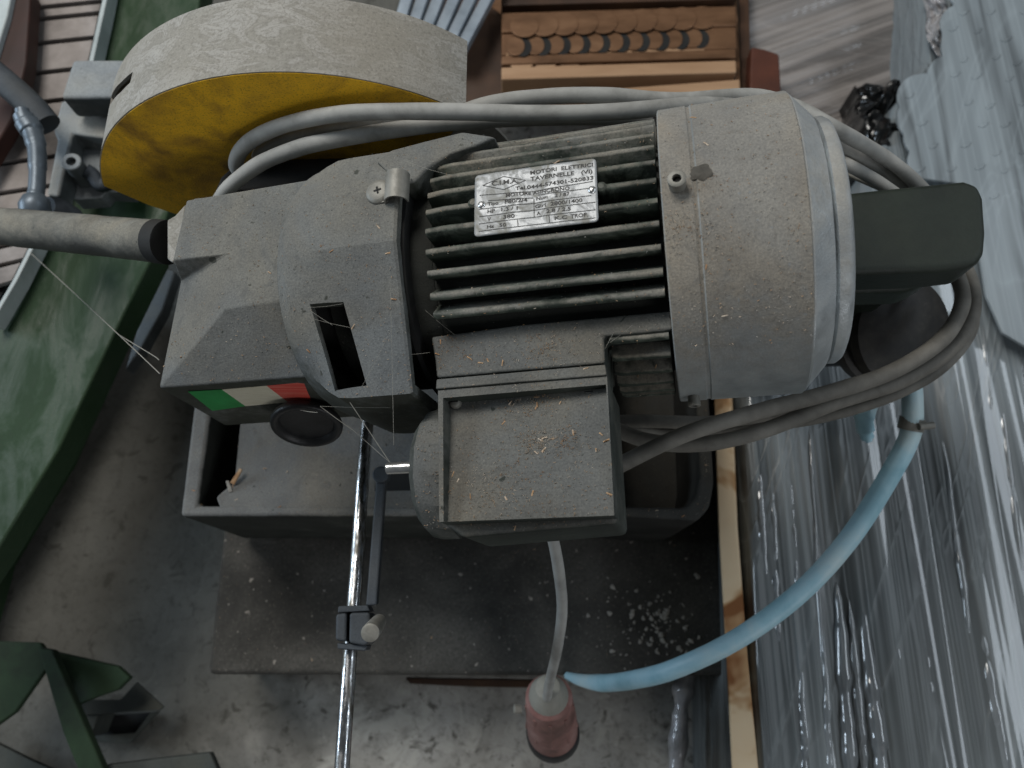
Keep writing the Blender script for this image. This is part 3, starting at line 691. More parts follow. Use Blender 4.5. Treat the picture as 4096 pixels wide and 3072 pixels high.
# ---- blade guard
GC = np.array([-.1370, 0, .4545]); GR = .1722; GY0, GY1 = .3145, .3705; TH = .0022
def gp(t, r, y): return np.array([GC[0] + r * math.cos(t), y, GC[2] + r * math.sin(t)])
tend = math.acos((PY(1866, 300, (GY0 + GY1) / 2)[0] - GC[0]) / GR)
def gcyl(px, py):
    d = ray(px, py); A_ = d[0] ** 2 + d[2] ** 2; o_ = CAM - GC; B_ = d[0] * o_[0] + d[2] * o_[2]; C_ = o_[0] ** 2 + o_[2] ** 2 - GR ** 2
    t = (-B_ - math.sqrt(max(0, B_ * B_ - A_ * C_))) / A_; q = CAM + d * t
    return math.atan2(q[2] - GC[2], q[0] - GC[0]) % (2 * math.pi), q[1]
qe = PY(440, 745, GY0); tlow = math.atan2(qe[2] - GC[2], qe[0] - GC[0]) % (2 * math.pi)
print('tlow', math.degrees(tlow))
ts = np.linspace(tend, tlow, 90)
def gy(t, y0, y1, k): return y0 + (y1 - y0) * k
gv = []; gf = []
for t in ts:
    for (r, k) in ((GR, 0), (GR, 1), (GR - TH, 1), (GR - TH, 0)): gv.append(gp(t, r, GY0 + (GY1 - GY0) * k))
for i in range(len(ts) - 1):
    for j in range(4): gf.append((4 * i + j, 4 * i + (j + 1) % 4, 4 * i + 4 + (j + 1) % 4, 4 * i + 4 + j))
gf += [(0, 1, 2, 3), tuple(4 * (len(ts) - 1) + j for j in (3, 2, 1, 0))]
guard = mk('blade_guard', gv, gf, M['guard'], saw, smooth=30)
# slot near the left of the rim
sl = [gcyl(*q) for q in ((531, 287), (521, 330), (484, 368), (450, 405), (432, 432), (430, 418), (444, 388), (485, 328))]
print([(round(math.degrees(t)), round(float(y), 4)) for t, y in sl])
cvv = [gp(t, GR + .01, y) for t, y in sl] + [gp(t, GR - .012, y) for t, y in sl]; m_ = len(sl)
co = mk('cutter', cvv, [tuple(range(m_)), tuple(range(2 * m_ - 1, m_ - 1, -1))] + [(i, (i + 1) % m_, m_ + (i + 1) % m_, m_ + i) for i in range(m_)], M['guard'])
cut(guard, [co])
# faces of the guard
def gface(name, y, mat, dy):
    arc = [gp(t, GR - .0009, y) for t in np.linspace(tend, tlow, 70)]
    inner = [PY(600, 822, y), PY(740, 868, y), PY(845, 840, y)] + [gp(t, .052, y) for t in np.linspace(R(150), R(20), 20)]
    return prism(name, arc + inner, (0, dy, 0), mat, guard)
gface('guard_face', GY0 - .0006, M['yellow'], .002)
def gback(name, y, mat, dy):
    arc = [gp(t, GR - TH, y) for t in np.linspace(tend, tlow, 70)]
    return prism(name, arc, (0, dy, 0), mat, guard)
gback('rear_face', GY1 - .003, M['guard'], .002)
# saw disc inside
lathe('saw_blade', (GC[0], .341, GC[2]), (0, 1, 0), [(0, .01), (0, .150), (.0025, .150), (.0025, .01)], M['screw'], saw, seg=90)
lathe('arbor_housing', (GC[0] + .005, GY0 + .003, GC[2]), (0, -1, 0), [(0, .050), (.05, .048), (.09, .045)], M['black_gap'], saw, seg=40)
prism('hub_casting', [P(x, y, .552) for x, y in ((845, 850), (850, 775), (880, 705), (935, 655), (1010, 640), (1200, 630), (1400, 625), (1500, 640), (1400, 720), (1200, 800))], (0, 0, -.09), M['black_gap'], saw, bevel=.003)

# ---- pivot bracket at the right rear, dark green
prism('pivot_bracket', [P(3300, 775, .545), P(3500, 752, .545), P(3860, 716, .545), P(3920, 735, .545), P(3942, 790, .545), P(3952, 930, .545), P(3945, 1020, .545), P(3905, 1062, .545), P(3760, 1078, .545), P(3300, 1095, .545)], (0, 0, -.032), M['dark_green'], saw, bevel=.012, seg=5)
prism('pivot_ear', [P(3300, 1040, .512), P(3800, 1040, .512), P(3735, 1110, .512), P(3660, 1158, .512), P(3420, 1165, .512), P(3300, 1150, .512)], (0, 0, -.03), M['dark_green'], saw, bevel=.007, seg=3)
prism('pivot_column', [P(3250, 800, .475), P(3600, 800, .475), P(3620, 1150, .475), P(3250, 1150, .475)], (0, 0, -.32), M['dark_green'], saw, bevel=.006)
hw = P(3570, 1330, .40)
lathe('vice_handwheel', hw, (0.25, -.35, .9), [(-.03, .012), (-.03, .036), (-.02, .045), (-.006, .047), (-.004, .043), (.004, .043), (.006, .047), (.014, .045), (.02, .03), (.02, .004)], M['grime_dark'], saw, seg=40, smooth=35)
lathe('vice_screw', hw + np.array([0, 0, -.03]), (-.4, .3, -.9), [(0, .018), (.12, .018)], M['black_paint'], saw, seg=20)

# ---- length stop: chrome rod, black bar and clamp
stp = P(1465, 1690, .43); ste = P(1368, 3150, .43)
rod = tube('stop_rod', [P(1474, 1640, .40), P(1452, 1900, .41), P(1428, 2250, .42), P(1398, 2640, .43), P(1362, 3160, .44)], .0051, M['chrome'], saw, sub=8, seg=28)
bar_t = [P(1505, 1905, .425), P(1543, 1905, .425), P(1506, 2420, .435), P(1462, 2425, .435)]
prism('stop_bar', bar_t, (0, 0, -.010), M['black_paint'], rod, bevel=.0016)
lathe('bar_head', P(1522, 1897, .43), (0, 0, -1), [(0, .0052), (.001, .0062), (.010, .0062), (.0105, .005)], M['black_paint'], rod, seg=24)
kz = .450
lcl = [P(1342, 2455, kz), P(1388, 2450, kz), P(1384, 2568, kz), P(1340, 2562, kz)]
prism('clamp_jaw', lcl, (0, 0, -.024), M['black_paint'], rod, bevel=.002)
prism('clamp_jaw', [P(1397, 2450, kz), P(1478, 2448, kz), P(1486, 2500, kz), P(1482, 2562, kz), P(1460, 2585, kz), P(1394, 2572, kz)], (0, 0, -.026), M['black_paint'], rod, bevel=.002)
prism('clamp_collar', [P(1352, 2424, kz - .004), P(1470, 2420, kz - .004), P(1480, 2445, kz - .004), P(1350, 2452, kz - .004)], (0, 0, -.018), M['black_paint'], rod, bevel=.001)
prism('clamp_collar', [P(1348, 2572, kz - .004), P(1470, 2580, kz - .004), P(1462, 2604, kz - .004), P(1350, 2596, kz - .004)], (0, 0, -.018), M['black_paint'], rod, bevel=.001)
kp = P(1480, 2532, .49)
lathe('clamp_screw', kp, P(1505, 2500, .46) - kp, [(0, .0048), (.0006, .0058), (.016, .0058), (.045, .005)], M['screw'], rod, seg=26)

# ============================================================ CABLES
coil = thing('cable_coil', 'coil of dusty grey power cable looped loosely round the motor', 'cable', P(3000, 430, .55))
RC = .0050
def cab(pts, mat='cable', r=RC, parent=coil, wob=.05): return tube('cable_turn', [P(*q) for q in pts], r, M[mat], parent, sub=9, seg=16, wob=wob)
cab([(880, 800, .55), (925, 742, .560), (1040, 655, .575), (1180, 597, .585), (1300, 567, .590), (1574, 520, .595), (1860, 486, .600), (2200, 470, .595), (2600, 470, .585)])
cab([(1120, 700, .53), (1000, 700, .545), (945, 665, .555), (965, 600, .567), (1040, 540, .580), (1180, 488, .595), (1400, 452, .608), (1750, 446, .615), (2150, 455, .617), (2480, 446, .615), (2800, 420, .60), (3050, 440, .575), (3250, 500, .56), (3420, 612, .535), (3540, 690, .52), (3680, 800, .50)])
cab([(1150, 690, .52), (1040, 640, .55), (1080, 585, .565), (1220, 540, .578), (1450, 500, .588), (1760, 474, .592), (2000, 460, .592)], r=.0048)
cab([(1800, 470, .585), (1960, 415, .590), (2200, 385, .592), (2450, 383, .592), (2700, 402, .588), (3000, 385, .58), (3180, 428, .575), (3350, 520, .572), (3500, 605, .54), (3620, 690, .525), (3730, 800, .505)])
cab([(3150, 560, .53), (3350, 640, .535), (3500, 720, .53), (3600, 790, .52)], r=.0045)
cab([(3150, 600, .50), (3400, 700, .50), (3560, 770, .49)], 'web', r=.0022)
# right-hand lower turns, browner with grime
cab([(3760, 1000, .47), (3835, 1120, .478), (3845, 1230, .485), (3760, 1365, .49), (3560, 1490, .495), (3300, 1575, .50), (3000, 1655, .50), (2720, 1745, .495), (2440, 1880, .48), (2300, 1950, .46)], 'cable_dark', .0056)
cab([(3800, 980, .46), (3880, 1120, .468), (3885, 1270, .472), (3800, 1400, .478), (3600, 1525, .48), (3340, 1610, .485), (3060, 1720, .485), (2820, 1775, .48), (2600, 1765, .47), (2420, 1700, .46)], 'cable_dark', .0056)
cab([(2380, 1690, .45), (2600, 1685, .455), (2850, 1690, .462), (3100, 1650, .47), (3300, 1600, .475)], 'cable_dark', .0050)
cab([(3895, 1180, .455), (3880, 1330, .46), (3760, 1475, .465), (3560, 1585, .47), (3300, 1665, .465), (3050, 1705, .455), (2800, 1735, .45), (2560, 1725, .45), (2400, 1690, .45)], 'cable_dark', .0045)

cord = thing('power_cord', 'grey power cord hanging from the terminal box to a faded red plug above the floor', 'power cord', P(2200, 2800, .2))
tube('cord', [P(2185, 2090, .50), P(2215, 2170, .485), P(2240, 2320, .45), P(2248, 2450, .42), P(2228, 2600, .38), P(2200, 2720, .33), P(2188, 2790, .30)], [0.0040] * 200, M['cable'], cord, sub=10, seg=16, wob=.04)
pA = P(2190, 2745, .300); pB = P(2212, 2935, .185); pd_ = pB - pA; pl_ = np.linalg.norm(pd_); u_ = pd_ / pl_
lathe('plug_cap', pA, u_, [(0, .0055), (.002, .0105), (.016, .0165), (.034, .019), (.036, .0185)], M['plug_cap'], cord, seg=24)
lathe('plug_body', pA + u_ * .022, u_, [(0, .017), (.004, .0205), (.06, .0235), (pl_ - .03, .0242), (pl_ - .022, .0225)], M['plug'], cord, seg=32)
lathe('plug_skirt', pA + u_ * (pl_ - .012), u_, [(0, .0235), (.004, .0258), (.016, .0258), (.018, .0225)], M['black_rubber'], cord, seg=32)
for k in range(9):
    t = 2 * math.pi * k / 9; e1 = np.cross(u_, [1, 0, 0]); e1 /= np.linalg.norm(e1); e2 = np.cross(u_, e1)
    c1 = pA + u_ * .036 + (e1 * math.cos(t) + e2 * math.sin(t)) * .0205
    tube('grip_rib', [c1, c1 + u_ * .03, c1 + u_ * .055 + (e1 * math.cos(t) + e2 * math.sin(t)) * .003], .0018, M['plug'], cord, sub=0, seg=6)
kb = pA + u_ * .055 + np.array([-.026, 0, 0.004])
lathe('plug_lug', kb, (-1, 0, .1), [(0, .004), (.006, .004), (.007, .003)], M['plug_cap'], cord, seg=14)

# ============================================================ BLUE HOSE
hose = thing('blue_hose', 'pale blue rubber hose curving down beside the pedestal with a metal clamp', 'hose', P(3300, 2250, .3))
tube('hose_run', [P(3640, 1480, .40), P(3650, 1620, .40), P(3640, 1740, .39), P(3560, 1900, .38), P(3400, 2150, .36), P(3200, 2370, .34), P(2950, 2555, .32), P(2700, 2675, .29), P(2540, 2718, .25), P(2420, 2732, .20), P(2330, 2722, .17), P(2268, 2702, .15)], [.0082] * 92 + [max(.0032, .0082 - .00025 * k) for k in range(40)], M['hose'], hose, sub=10, seg=20)
hc = P(3645, 1700, .392); hd = P(3620, 1780, .386) - P(3650, 1640, .398); hd /= np.linalg.norm(hd)
lathe('hose_clamp', hc - hd * .006, hd, [(0, .0084), (0, .0100), (.010, .0100), (.010, .0084)], M['screw'], hose, seg=26)
lathe('clamp_screw', hc + np.array([.004, -.004, .011]), (1, .1, 0), [(-.004, .003), (.008, .003), (.008, .001)], M['screw'], hose, seg=12)
tube('hose_tail', [P(3500, 1560, .36), P(3460, 1650, .36), P(3462, 1720, .355), P(3475, 1765, .35)], [.0085] * 14 + [.0075] * 8 + [.0055] * 6 + [.003] * 8, M['hose'], hose, sub=10, seg=16)

# ============================================================ WRAPPED PACKS at the right
def pack(name, label, pts, mat, amp, sx, sy, zb, nu=150, nv=60, fold=0.0, rot=0):
    A, B, C_, D_ = [np.array(P(*q)) for q in pts]
    cr, sr = math.cos(rot), math.sin(rot)
    def f(u, v):
        q = (A * (1 - u) + B * u) * (1 - v) + (D_ * (1 - u) + C_ * u) * v
        X = q[0] * cr - q[1] * sr; Y = q[0] * sr + q[1] * cr
        h = amp * (fbm(X * sx, Y * sy, 3, 5) + .5 * abs(nz(X * sx * 3, Y * sy * 1.4, 9)))
        e = min(u, 1 - u, v, 1 - v); h -= .02 * max(0, 1 - e / .03) ** 2
        return q + np.array([0, 0, h + fold * math.sin(u * 9)])
    return tag(grid(name, f, nu, nv, mat, thick=zb), label, 'wrapped pack')
def left_edge(t):   # plan outline of the big pack's left side, from its far end to its near end
    pts = [(-350, 3700), (250, 3690), (420, 3560), (900, 3420), (1250, 3020), (1500, 2950), (3450, 3020)]
    y = -350 + 3800 * t
    for (y0_, x0_), (y1_, x1_) in zip(pts, pts[1:]):
        if y <= y1_: return x0_ + (x1_ - x0_) * (y - y0_) / (y1_ - y0_), y
    return 3045, 3450
def big_pack(u, v):
    x, y = left_edge(v); zt_ = .245
    A_ = P(x, y, zt_); B_ = P(4750, y, zt_)
    k = min(1, u / .03); q = A_ + (B_ - A_) * u
    h = .0062 * (fbm(q[0] * 15, q[1] * .9, 3, 2) + .3 * abs(nz(q[0] * 42, q[1] * 1.2, 9)))
    h *= 1 - .55 * max(0, min(1, (q[1] - .25) / .15))
    h -= .022 * (1 - k) ** 2
    return q + np.array([0, 0, h])
bigp = tag(grid('wrapped_pack', big_pack, 260, 200, M['film'], thick=.01), 'large stretch wrapped pack along the right edge with long glossy folds', 'wrapped pack')
def fold(x0, y0, x1, y1, r, wig=6):
    pts = []; rs = []
    m_ = 16
    for k in range(m_ + 1):
        t = k / m_
        x = x0 + (x1 - x0) * t + wig * nz(t * 5, x0 * .01, y0 * .01) ; y = y0 + (y1 - y0) * t
        q = P(x, y, .2445 - r * .9); q[2] += .0025 * nz(t * 4, x0 * .02, 7); pts.append(q)
    cm = catmull(pts, 4); rs = [max(.0003, 2.3 * r * (math.sin(math.pi * min(1, (i + .5) / len(cm))) ** .6) * (1 + .35 * nz(i * .21, x0 * .1))) for i in range(len(cm))]
    v, f = tubegeo(cm, rs, 10); mk('film_fold', v, f, M['fold'], bigp, smooth=80)
for q in ((3345, 2330, 3420, 3300, .0032), (3395, 2400, 3475, 3250, .0022), (3440, 2360, 3545, 3300, .0035), (3520, 2150, 3640, 3000, .0018), (3290, 2500, 3330, 3300, .0016),
          (3080, 1850, 3120, 2700, .0020), (3020, 1700, 3070, 2500, .0024), (3150, 1800, 3190, 2400, .0013), (3640, 2250, 3800, 3300, .0024), (3760, 1700, 3900, 2700, .0016),
          (3960, 1300, 4110, 2500, .0020), (3880, 2300, 4060, 3300, .0026), (3240, 1700, 3290, 2700, .0012), (3560, 1800, 3640, 2400, .0012), (3900, 1100, 3990, 1900, .0014), (4020, 900, 4120, 1800, .0016),
          (3200, 2600, 3230, 3300, .0020), (3700, 2700, 3790, 3300, .0014)):
    fold(*q)
pack('wrapped_pack', 'low brownish film wrapped pack at the top between the copper panel and the big pack', [(2960, -300, .16), (3900, -300, .16), (3900, 900, .16), (2960, 900, .16)], M['film2'], .007, 20, 1.6, .01, 120, 90, rot=R(68))
# pale embossed sheet lying on the big pack, its left edge scalloped
M['sheet'] = mat_film('pale_blue_sheet', (.20, .232, .25), (.235, .268, .285), (0, 0, 0), (40, 2.5, 40), .3); 
for n_ in M['sheet'].node_tree.nodes:
    if n_.type == 'BUMP': n_.inputs['Strength'].default_value = .08
    if n_.type == 'BSDF_PRINCIPLED': n_.inputs['Coat Weight'].default_value = .05; n_.inputs['Roughness'].default_value = .6
ZS = .268
cs_ = [(3860, -30, 60), (3835, 90, 72), (3838, 185, 74), (3790, 300, 80), (3680, 385, 90), (3672, 470, 84), (3700, 545, 84), (3712, 640, 80), (3790, 660, 70)]
out_ = []
for k, (cx, cy, rr) in enumerate(cs_):
    for t in np.linspace(R(-75), R(62), 9):
        x, y = cx - rr * math.cos(t), cy + rr * math.sin(t)
        if all((x - c2[0]) ** 2 + (y - c2[1]) ** 2 >= (c2[2] - 1) ** 2 for m2, c2 in enumerate(cs_) if m2 != k): out_.append((x, y))
out_ += [(3850, 735), (3900, 900), (3945, 1180), (4010, 1330), (4110, 1390), (4400, 1420), (4400, -200), (3880, -200)]
sh = tag(prism('embossed_sheet', [P(x, y, ZS) for x, y in out_], (0, 0, -.004), M['sheet'], bevel=.001), 'pale blue grey embossed sheet with a scalloped left edge at the upper right', 'plastic sheet')
for r0 in range(9):
    for c0 in range(5):
        x = 3640 + c0 * 112 + (r0 % 2) * 55 + random.uniform(-18, 18); y = 20 + r0 * 92 + c0 * 9 + random.uniform(-16, 16)
        if not any((x - q[0]) ** 2 + (y - q[1]) ** 2 < (q[2] - 22) ** 2 for q in cs_) and not (x > 3850 and y < 800): continue
        if x > 4120: continue
        L_ = random.uniform(16, 24)
        prism('raised_mark', [P(x - L_, y + 8, ZS + .0007), P(x, y - 3, ZS + .0009), P(x + L_, y - 12, ZS + .0012), P(x + L_ * .5, y + 5, ZS + .001), P(x - L_ * .3, y + 13, ZS + .0007)], (0, 0, -.0014), M['sheet'], sh, bevel=.0003)
# crumpled clear film along the far end of the big pack
def ruf(u, v):
    px_ = 3715 + 95 * v + 14 * math.sin(v * 9) + (u - .5) * 90; py_ = -30 + 330 * v
    return P(px_, py_, .262 + .010 * nz(u * 2.5, v * 5, 2) + .006 * nz(u * 6, v * 13, 5) - .02 * abs(u - .5) ** 2)
o = tag(grid('film_ruffle', ruf, 14, 60, M['clear'], smooth=80), 'shiny crumpled clear film ruffle at the far corner of the big pack', 'plastic film'); o.modifiers.new('s', 'SOLIDIFY').thickness = .0005
# board with stained edge
bt = [P(2852, 1500, .25), P(2925, 1500, .25), P(2948, 2100, .25), P(2990, 2640, .25), P(3045, 3200, .25), P(2932, 3200, .25), P(2905, 2640, .25), P(2872, 2100, .25)]
tag(prism('stained_board', bt, (0.075, 0, -.235), M['board'], bevel=.002), 'beige board with brown rust stains standing between the pedestal and the wrapped pack', 'board')
# black bag
bv = P(3500, 520, .22)
def bag(u, v):
    px_ = 3420 + 190 * u; py_ = 340 + 330 * v
    q = P(px_, py_, .215); k = math.sin(math.pi * u) * math.sin(math.pi * v)
    return q + np.array([.018 * nz(u * 3, v * 4, 4), .016 * nz(u * 4, v * 3, 8), .03 * k ** .5 + .020 * fbm(u * 3, v * 5, 1, 3)])
tag(grid('black_bag', bag, 40, 60, M['black_bag'], smooth=20, thick=.13), 'crumpled glossy black plastic bag tucked beside the pale blue pack', 'plastic bag')
# clear plastic strap at the bottom
tag(tube('plastic_strap', [P(2745, 2690, .10), P(2728, 2800, .10), P(2715, 2950, .10), P(2700, 3150, .10)], .0095, M['clear'], sub=14, seg=12, wob=.5, smooth=30), 'crinkled clear plastic strip hanging down beside the stained board', 'plastic strip')

# ============================================================ TOP: copper coloured channel panel, post, profiles
cp = thing('copper_panel', 'copper brown sheet panel with tan ledge and row of dark slots behind the motor', 'metal panel', P(2450, 200, .2))
prism('back_sheet', [P(1860, -200, .20), P(2940, -200, .20), P(2965, 420, .20), P(1830, 440, .20)], (0, 0, -.02), M['copper'], cp)
prism('side_sheet', [P(1700, -200, .205), P(2010, 60, .205), P(2012, 420, .205), P(1760, 430, .205)], (0, 0, -.03), M['brown_dark'], cp, bevel=.002)
def strip(nm, y0, y1, z, h, mat, x0=2005, x1=2945, sl=-.03):
    pts = [(x0, y0), (x1, y0 + (x1 - x0) * sl), (x1 + (y1 - y0) * .05, y1 + (x1 - x0) * sl), (x0, y1)]
    return prism(nm, [P(x, y, z) for x, y in pts], (0, 0, -h), M[mat], cp, bevel=.002)
strip('ledge', 268, 318, .236, .03, 'copper_tan')
strip('upper_flange', 222, 258, .228, .02, 'copper')
strip('lower_return', 322, 372, .212, .01, 'brown_dark')
strip('front_lip', 362, 408, .236, .02, 'copper_tan', 2340, 2960, -.075)
strip('top_web', 50, 130, .222, .015, 'copper')
strip('dark_rail', -60, 22, .225, .02, 'brown_dark')
chan = strip('slotted_web', 132, 222, .219, .008, 'copper')
def disc(nm, cx, cy, rx, ry, z, mat, h=.0016, t0=0, t1=360):
    m_ = 20 if t1 - t0 == 360 else 14
    ts_ = np.radians(np.linspace(t0, t1, m_ + 1))[:-1] if t1 - t0 == 360 else np.radians(np.linspace(t0, t1, m_))
    return prism(nm, [P(cx + rx * math.cos(t), cy + ry * math.sin(t), z) for t in ts_], (0, 0, -h), M[mat], cp, bevel=.0005)
for k in range(10):
    x = 2085 + 79 * k; y = 186 - 3.6 * k
    disc('scalloped_tab', x + 12, y - 84, 58, 46, .2340 - .0013 * k, 'copper')                 # top row
    disc('slot_mouth', x + 6, y + 2, 36, 38, .2300 - .0012 * k, 'black_gap', .0006)             # dark crescent
    disc('scalloped_tab', x - 24, y - 2, 38, 38, .2308 - .0012 * k, 'copper')                   # tab over it
for k in range(9):
    x = 2085 + 96 * k; y = 226 - 3.6 * k
    disc('ledge_scallop', x, y, 62, 52, .2262 - .0011 * k, 'copper_tan')
tag(prism('upright_post', [P(3005, 185, .21), P(3060, 195, .21), P(3118, 215, .21), P(3130, 430, .21), P(2995, 430, .21)], (0, 0, -.2), M['redbrown'], bevel=.003), 'short red brown painted post behind the fan cover', 'post')
tag(prism('dark_channel', [P(2950, -200, .19), P(2990, -200, .19), P(3008, 440, .19), P(2968, 440, .19)], (0, 0, -.18), M['brown_dark'], bevel=.001), 'narrow dark steel upright right of the copper panel', 'steel upright')  # dark strip put in for the shaded gap beside the panel
for k in range(6):
    dx = k * 66
    lb = ['leftmost and half hidden by the guard', 'second from the left', 'third from the left', 'third from the right', 'second from the right', 'rightmost and lowest'][k]
    q = [P(1640 + dx, -140 + 8 * k, .27 - .004 * k), P(1688 + dx, -140 + 8 * k, .27 - .004 * k), P(1608 + dx * .78, 130 + k * 12, .27 - .004 * k), P(1564 + dx * .78, 122 + k * 12, .27 - .004 * k)]
    tag(prism('metal_profile', q, (0, 0, -.012), M['alu'], bevel=.0012), 'grey blue aluminium profile above the guard, ' + lb, 'metal bar', 'aluminium profiles stacked beyond the guard')

# ============================================================ LEFT: green machine with slatted table
gm = thing('green_machine', 'dark green painted machine frame with a pale slatted table at the left', 'machine', P(300, 900, 0.1))
ZG = .30
prism('green_beam', [P(330, -250, ZG), P(830, -250, ZG), P(720, 700, ZG), P(620, 1010, ZG), P(500, 1250, ZG), P(235, 1800, ZG), P(-30, 2235, ZG), P(-310, 2640, ZG), P(-420, 2500, ZG), P(-200, 1500, ZG), P(150, 900, ZG)], (0, 0, -.035), M['green'], gm, bevel=.003)
prism('beam_web', [P(-380, 2400, .1), P(-250, 2640, .1), P(-130, 2235, .1), P(140, 1800, .1), P(400, 1250, .1), P(360, 1150, .1), P(60, 1700, .1)], (0, 0, -.09), M['green'], gm)
prism('grey_rail', [P(632, 1055, .20), P(700, 1085, .20), P(650, 1240, .20), P(560, 1400, .20), P(500, 1480, .20), P(545, 1330, .20)], (0, 0, -.02), M['cast_grey'], gm, bevel=.002)
# slats: right ends follow the pale edge
def edge(y): 
    pts = [(-120, 440), (0, 418), (240, 365), (500, 300), (780, 215), (970, 135), (1120, 60), (1240, 0)]
    for (y0_, x0_), (y1_, x1_) in zip(pts, pts[1:]):
        if y <= y1_: return x0_ + (x1_ - x0_) * (y - y0_) / (y1_ - y0_)
    return 0
ys_ = [-150, -75, 15, 57, 160, 260, 355, 455, 560, 660, 752, 850, 950, 1050, 1150]
ys_ = [-90, 5, 52, 150, 270, 390, 500, 620, 740, 860, 960, 1040, 1130]
for k in range(len(ys_) - 1):
    y0_ = ys_[k] + 9; y1_ = ys_[k + 1] - 9
    xr0, xr1 = edge(y0_) - 12, edge(y1_) - 12
    if xr1 < -40: continue
    q = [(-120, y0_ + 52), (xr0, y0_), (xr1, y1_), (-120, y1_ + 52)]
    prism('slat', [P(x, y, .318) for x, y in q], (0, 0, -.006), M['slat'], gm, bevel=.0008)
prism('slat_bed', [P(-140, -200, .309), P(420, -200, .309), P(355, 240, .309), P(290, 500, .309), P(205, 780, .309), P(125, 970, .309), P(-60, 1290, .309), P(-140, 1290, .309)], (0, 0, -.01), M['black_gap'], gm)
ep = [(-120, 440), (0, 418), (240, 365), (500, 300), (780, 215), (970, 135), (1120, 60), (1290, -40)]
prism('table_edge', [P(x - 10, y, .322) for y, x in ep] + [P(x + 9, y, .322) for y, x in ep[::-1]], (0, 0, -.02), M['edge_pale'], gm, bevel=.001)
prism('red_cover', [P(-150, -150, .345), P(45, -150, .345), P(125, -40, .345), P(105, 250, .345), P(50, 470, .345), P(-150, 800, .345)], (0, 0, -.02), M['dark_red'], gm, bevel=.003)
prism('corner_edge', [P(-120, -150, .352), P(70, -150, .352), P(30, 60, .352), P(-20, 220, .352), P(-120, 300, .352)], (0, 0, -.015), M['edge_pale'], gm, bevel=.002)
# lever
lv = thing('clamp_lever', 'blue grey forged lever with a round foot on a dark arm at the far left', 'lever', P(130, 600, .38))
tube('lever_arm', [P(-150, 190, .40), P(20, 330, .40), P(130, 430, .395), P(190, 500, .39)], [.0125] * 31, M['black_paint'], lv, sub=10, seg=16)
tube('lever_handle', [P(88, 440, .415), P(100, 480, .413), P(130, 530, .41), P(147, 600, .41), P(150, 680, .41), P(146, 760, .41), P(138, 800, .41)], [.006] * 6 + [.0085] * 6 + [.0100] * 8 + [.0085] * 8 + [.0075] * 12 + [.0068] * 14 + [.0072] * 10, M['lever'], lv, sub=10, seg=18)
lathe('lever_foot', P(140, 815, .41) + np.array([0, .01, 0]), (-.1, -1, -.2), [(0, .006), (.004, .0105), (.012, .013), (.018, .0115), (.02, .004)], M['lever'], lv, seg=24, smooth=50)
lathe('lever_foot_seat', P(175, 835, .39), (.2, .1, -1), [(0, .012), (.01, .016), (.03, .016)], M['black_paint'], lv, seg=20)
# grey casting bracket with a bolt
br = thing('cast_bracket', 'grey cast bracket with a hollow bolt standing left of the yellow guard', 'bracket', P(330, 550, .3))
prism('bracket_top', [P(290, 236, .395), P(520, 236, .395), P(500, 388, .395), P(240, 392, .395)], (0, 0, -.03), M['cast_grey'], br, bevel=.004)
prism('bracket_web', [P(245, 400, .36), P(520, 390, .36), P(480, 560, .36), P(290, 535, .36), P(235, 785, .36), P(185, 780, .36), P(228, 560, .36), P(212, 525, .36)], (0, 0, -.025), M['cast_grey'], br, bevel=.003)
prism('bracket_floor', [P(288, 530, .335), P(520, 540, .335), P(520, 770, .335), P(425, 765, .335), P(405, 790, .335), P(290, 798, .335), P(300, 700, .335), P(250, 690, .335)], (0, 0, -.02), M['cast_grey'], br, bevel=.002)
lathe('hollow_bolt', P(300, 665, .362), (0.12, -.05, 1), [(-.03, .0085), (.0, .0085), (.008, .009), (.009, .0082), (.009, .0045), (.003, .0042)], M['cast_grey'], br, seg=26)
lathe('bolt_bore', P(300, 665, .366), (0.12, -.05, 1), [(0, .0042), (.0003, .0042)], M['black_gap'], br, seg=20)
tube('bent_rod', [P(340, 680, .355), P(370, 700, .35), P(400, 740, .345), P(440, 730, .345)], .007, M['black_paint'], br, sub=8, seg=12)
# lower left frame pieces
lf = thing('angle_iron_stand', 'low green steel frame corner lying at the bottom left of the floor', 'steel frame', P(200, 2800, .05))
prism('frame_plate', [P(-150, 2560, .13), P(160, 2570, .13), P(210, 2640, .13), P(60, 2850, .13), P(-150, 3000, .13)], (0, 0, -.008), M['green_dull'], lf, bevel=.002)
prism('frame_bar', [P(150, 2590, .14), P(210, 2600, .14), P(330, 2880, .14), P(420, 3090, .14), P(340, 3150, .14), P(250, 2930, .14)], (0, 0, -.012), M['green_dull'], lf, bevel=.002)
prism('frame_tongue', [P(190, 2600, .11), P(470, 2665, .11), P(520, 2710, .11), P(470, 2760, .11), P(380, 2790, .11), P(250, 2850, .11)], (0, 0, -.01), M['green_dull'], lf, bevel=.002)
prism('frame_rail', [P(380, 3150, .12), P(420, 3060, .12), P(840, 3010, .12), P(900, 3150, .12)], (0, 0, -.012), M['old_steel'], lf, bevel=.002)
tu = thing('square_tube', 'short grey square steel tube lying open ended by the green frame', 'steel tube', P(480, 2850, .03))
q1 = [P(545, 2728, .06), P(655, 2828, .06), P(640, 2840, .06), P(330, 2860, .06), P(300, 2800, .06), P(480, 2800, .06)]
prism('tube_top', q1, (0, 0, -.004), M['old_steel'], tu, bevel=.001)
prism('tube_bottom', [P(640, 2842, .02), P(520, 2975, .02), P(320, 2965, .02), P(340, 2945, .02), P(540, 2930, .02), P(600, 2850, .02)], (0, 0, -.004), M['old_steel'], tu, bevel=.001)
prism('tube_wall', [P(395, 2860, .055), P(360, 2950, .055), P(310, 2930, .055), P(330, 2862, .055)], (0, 0, -.04), M['old_steel'], tu, bevel=.001)
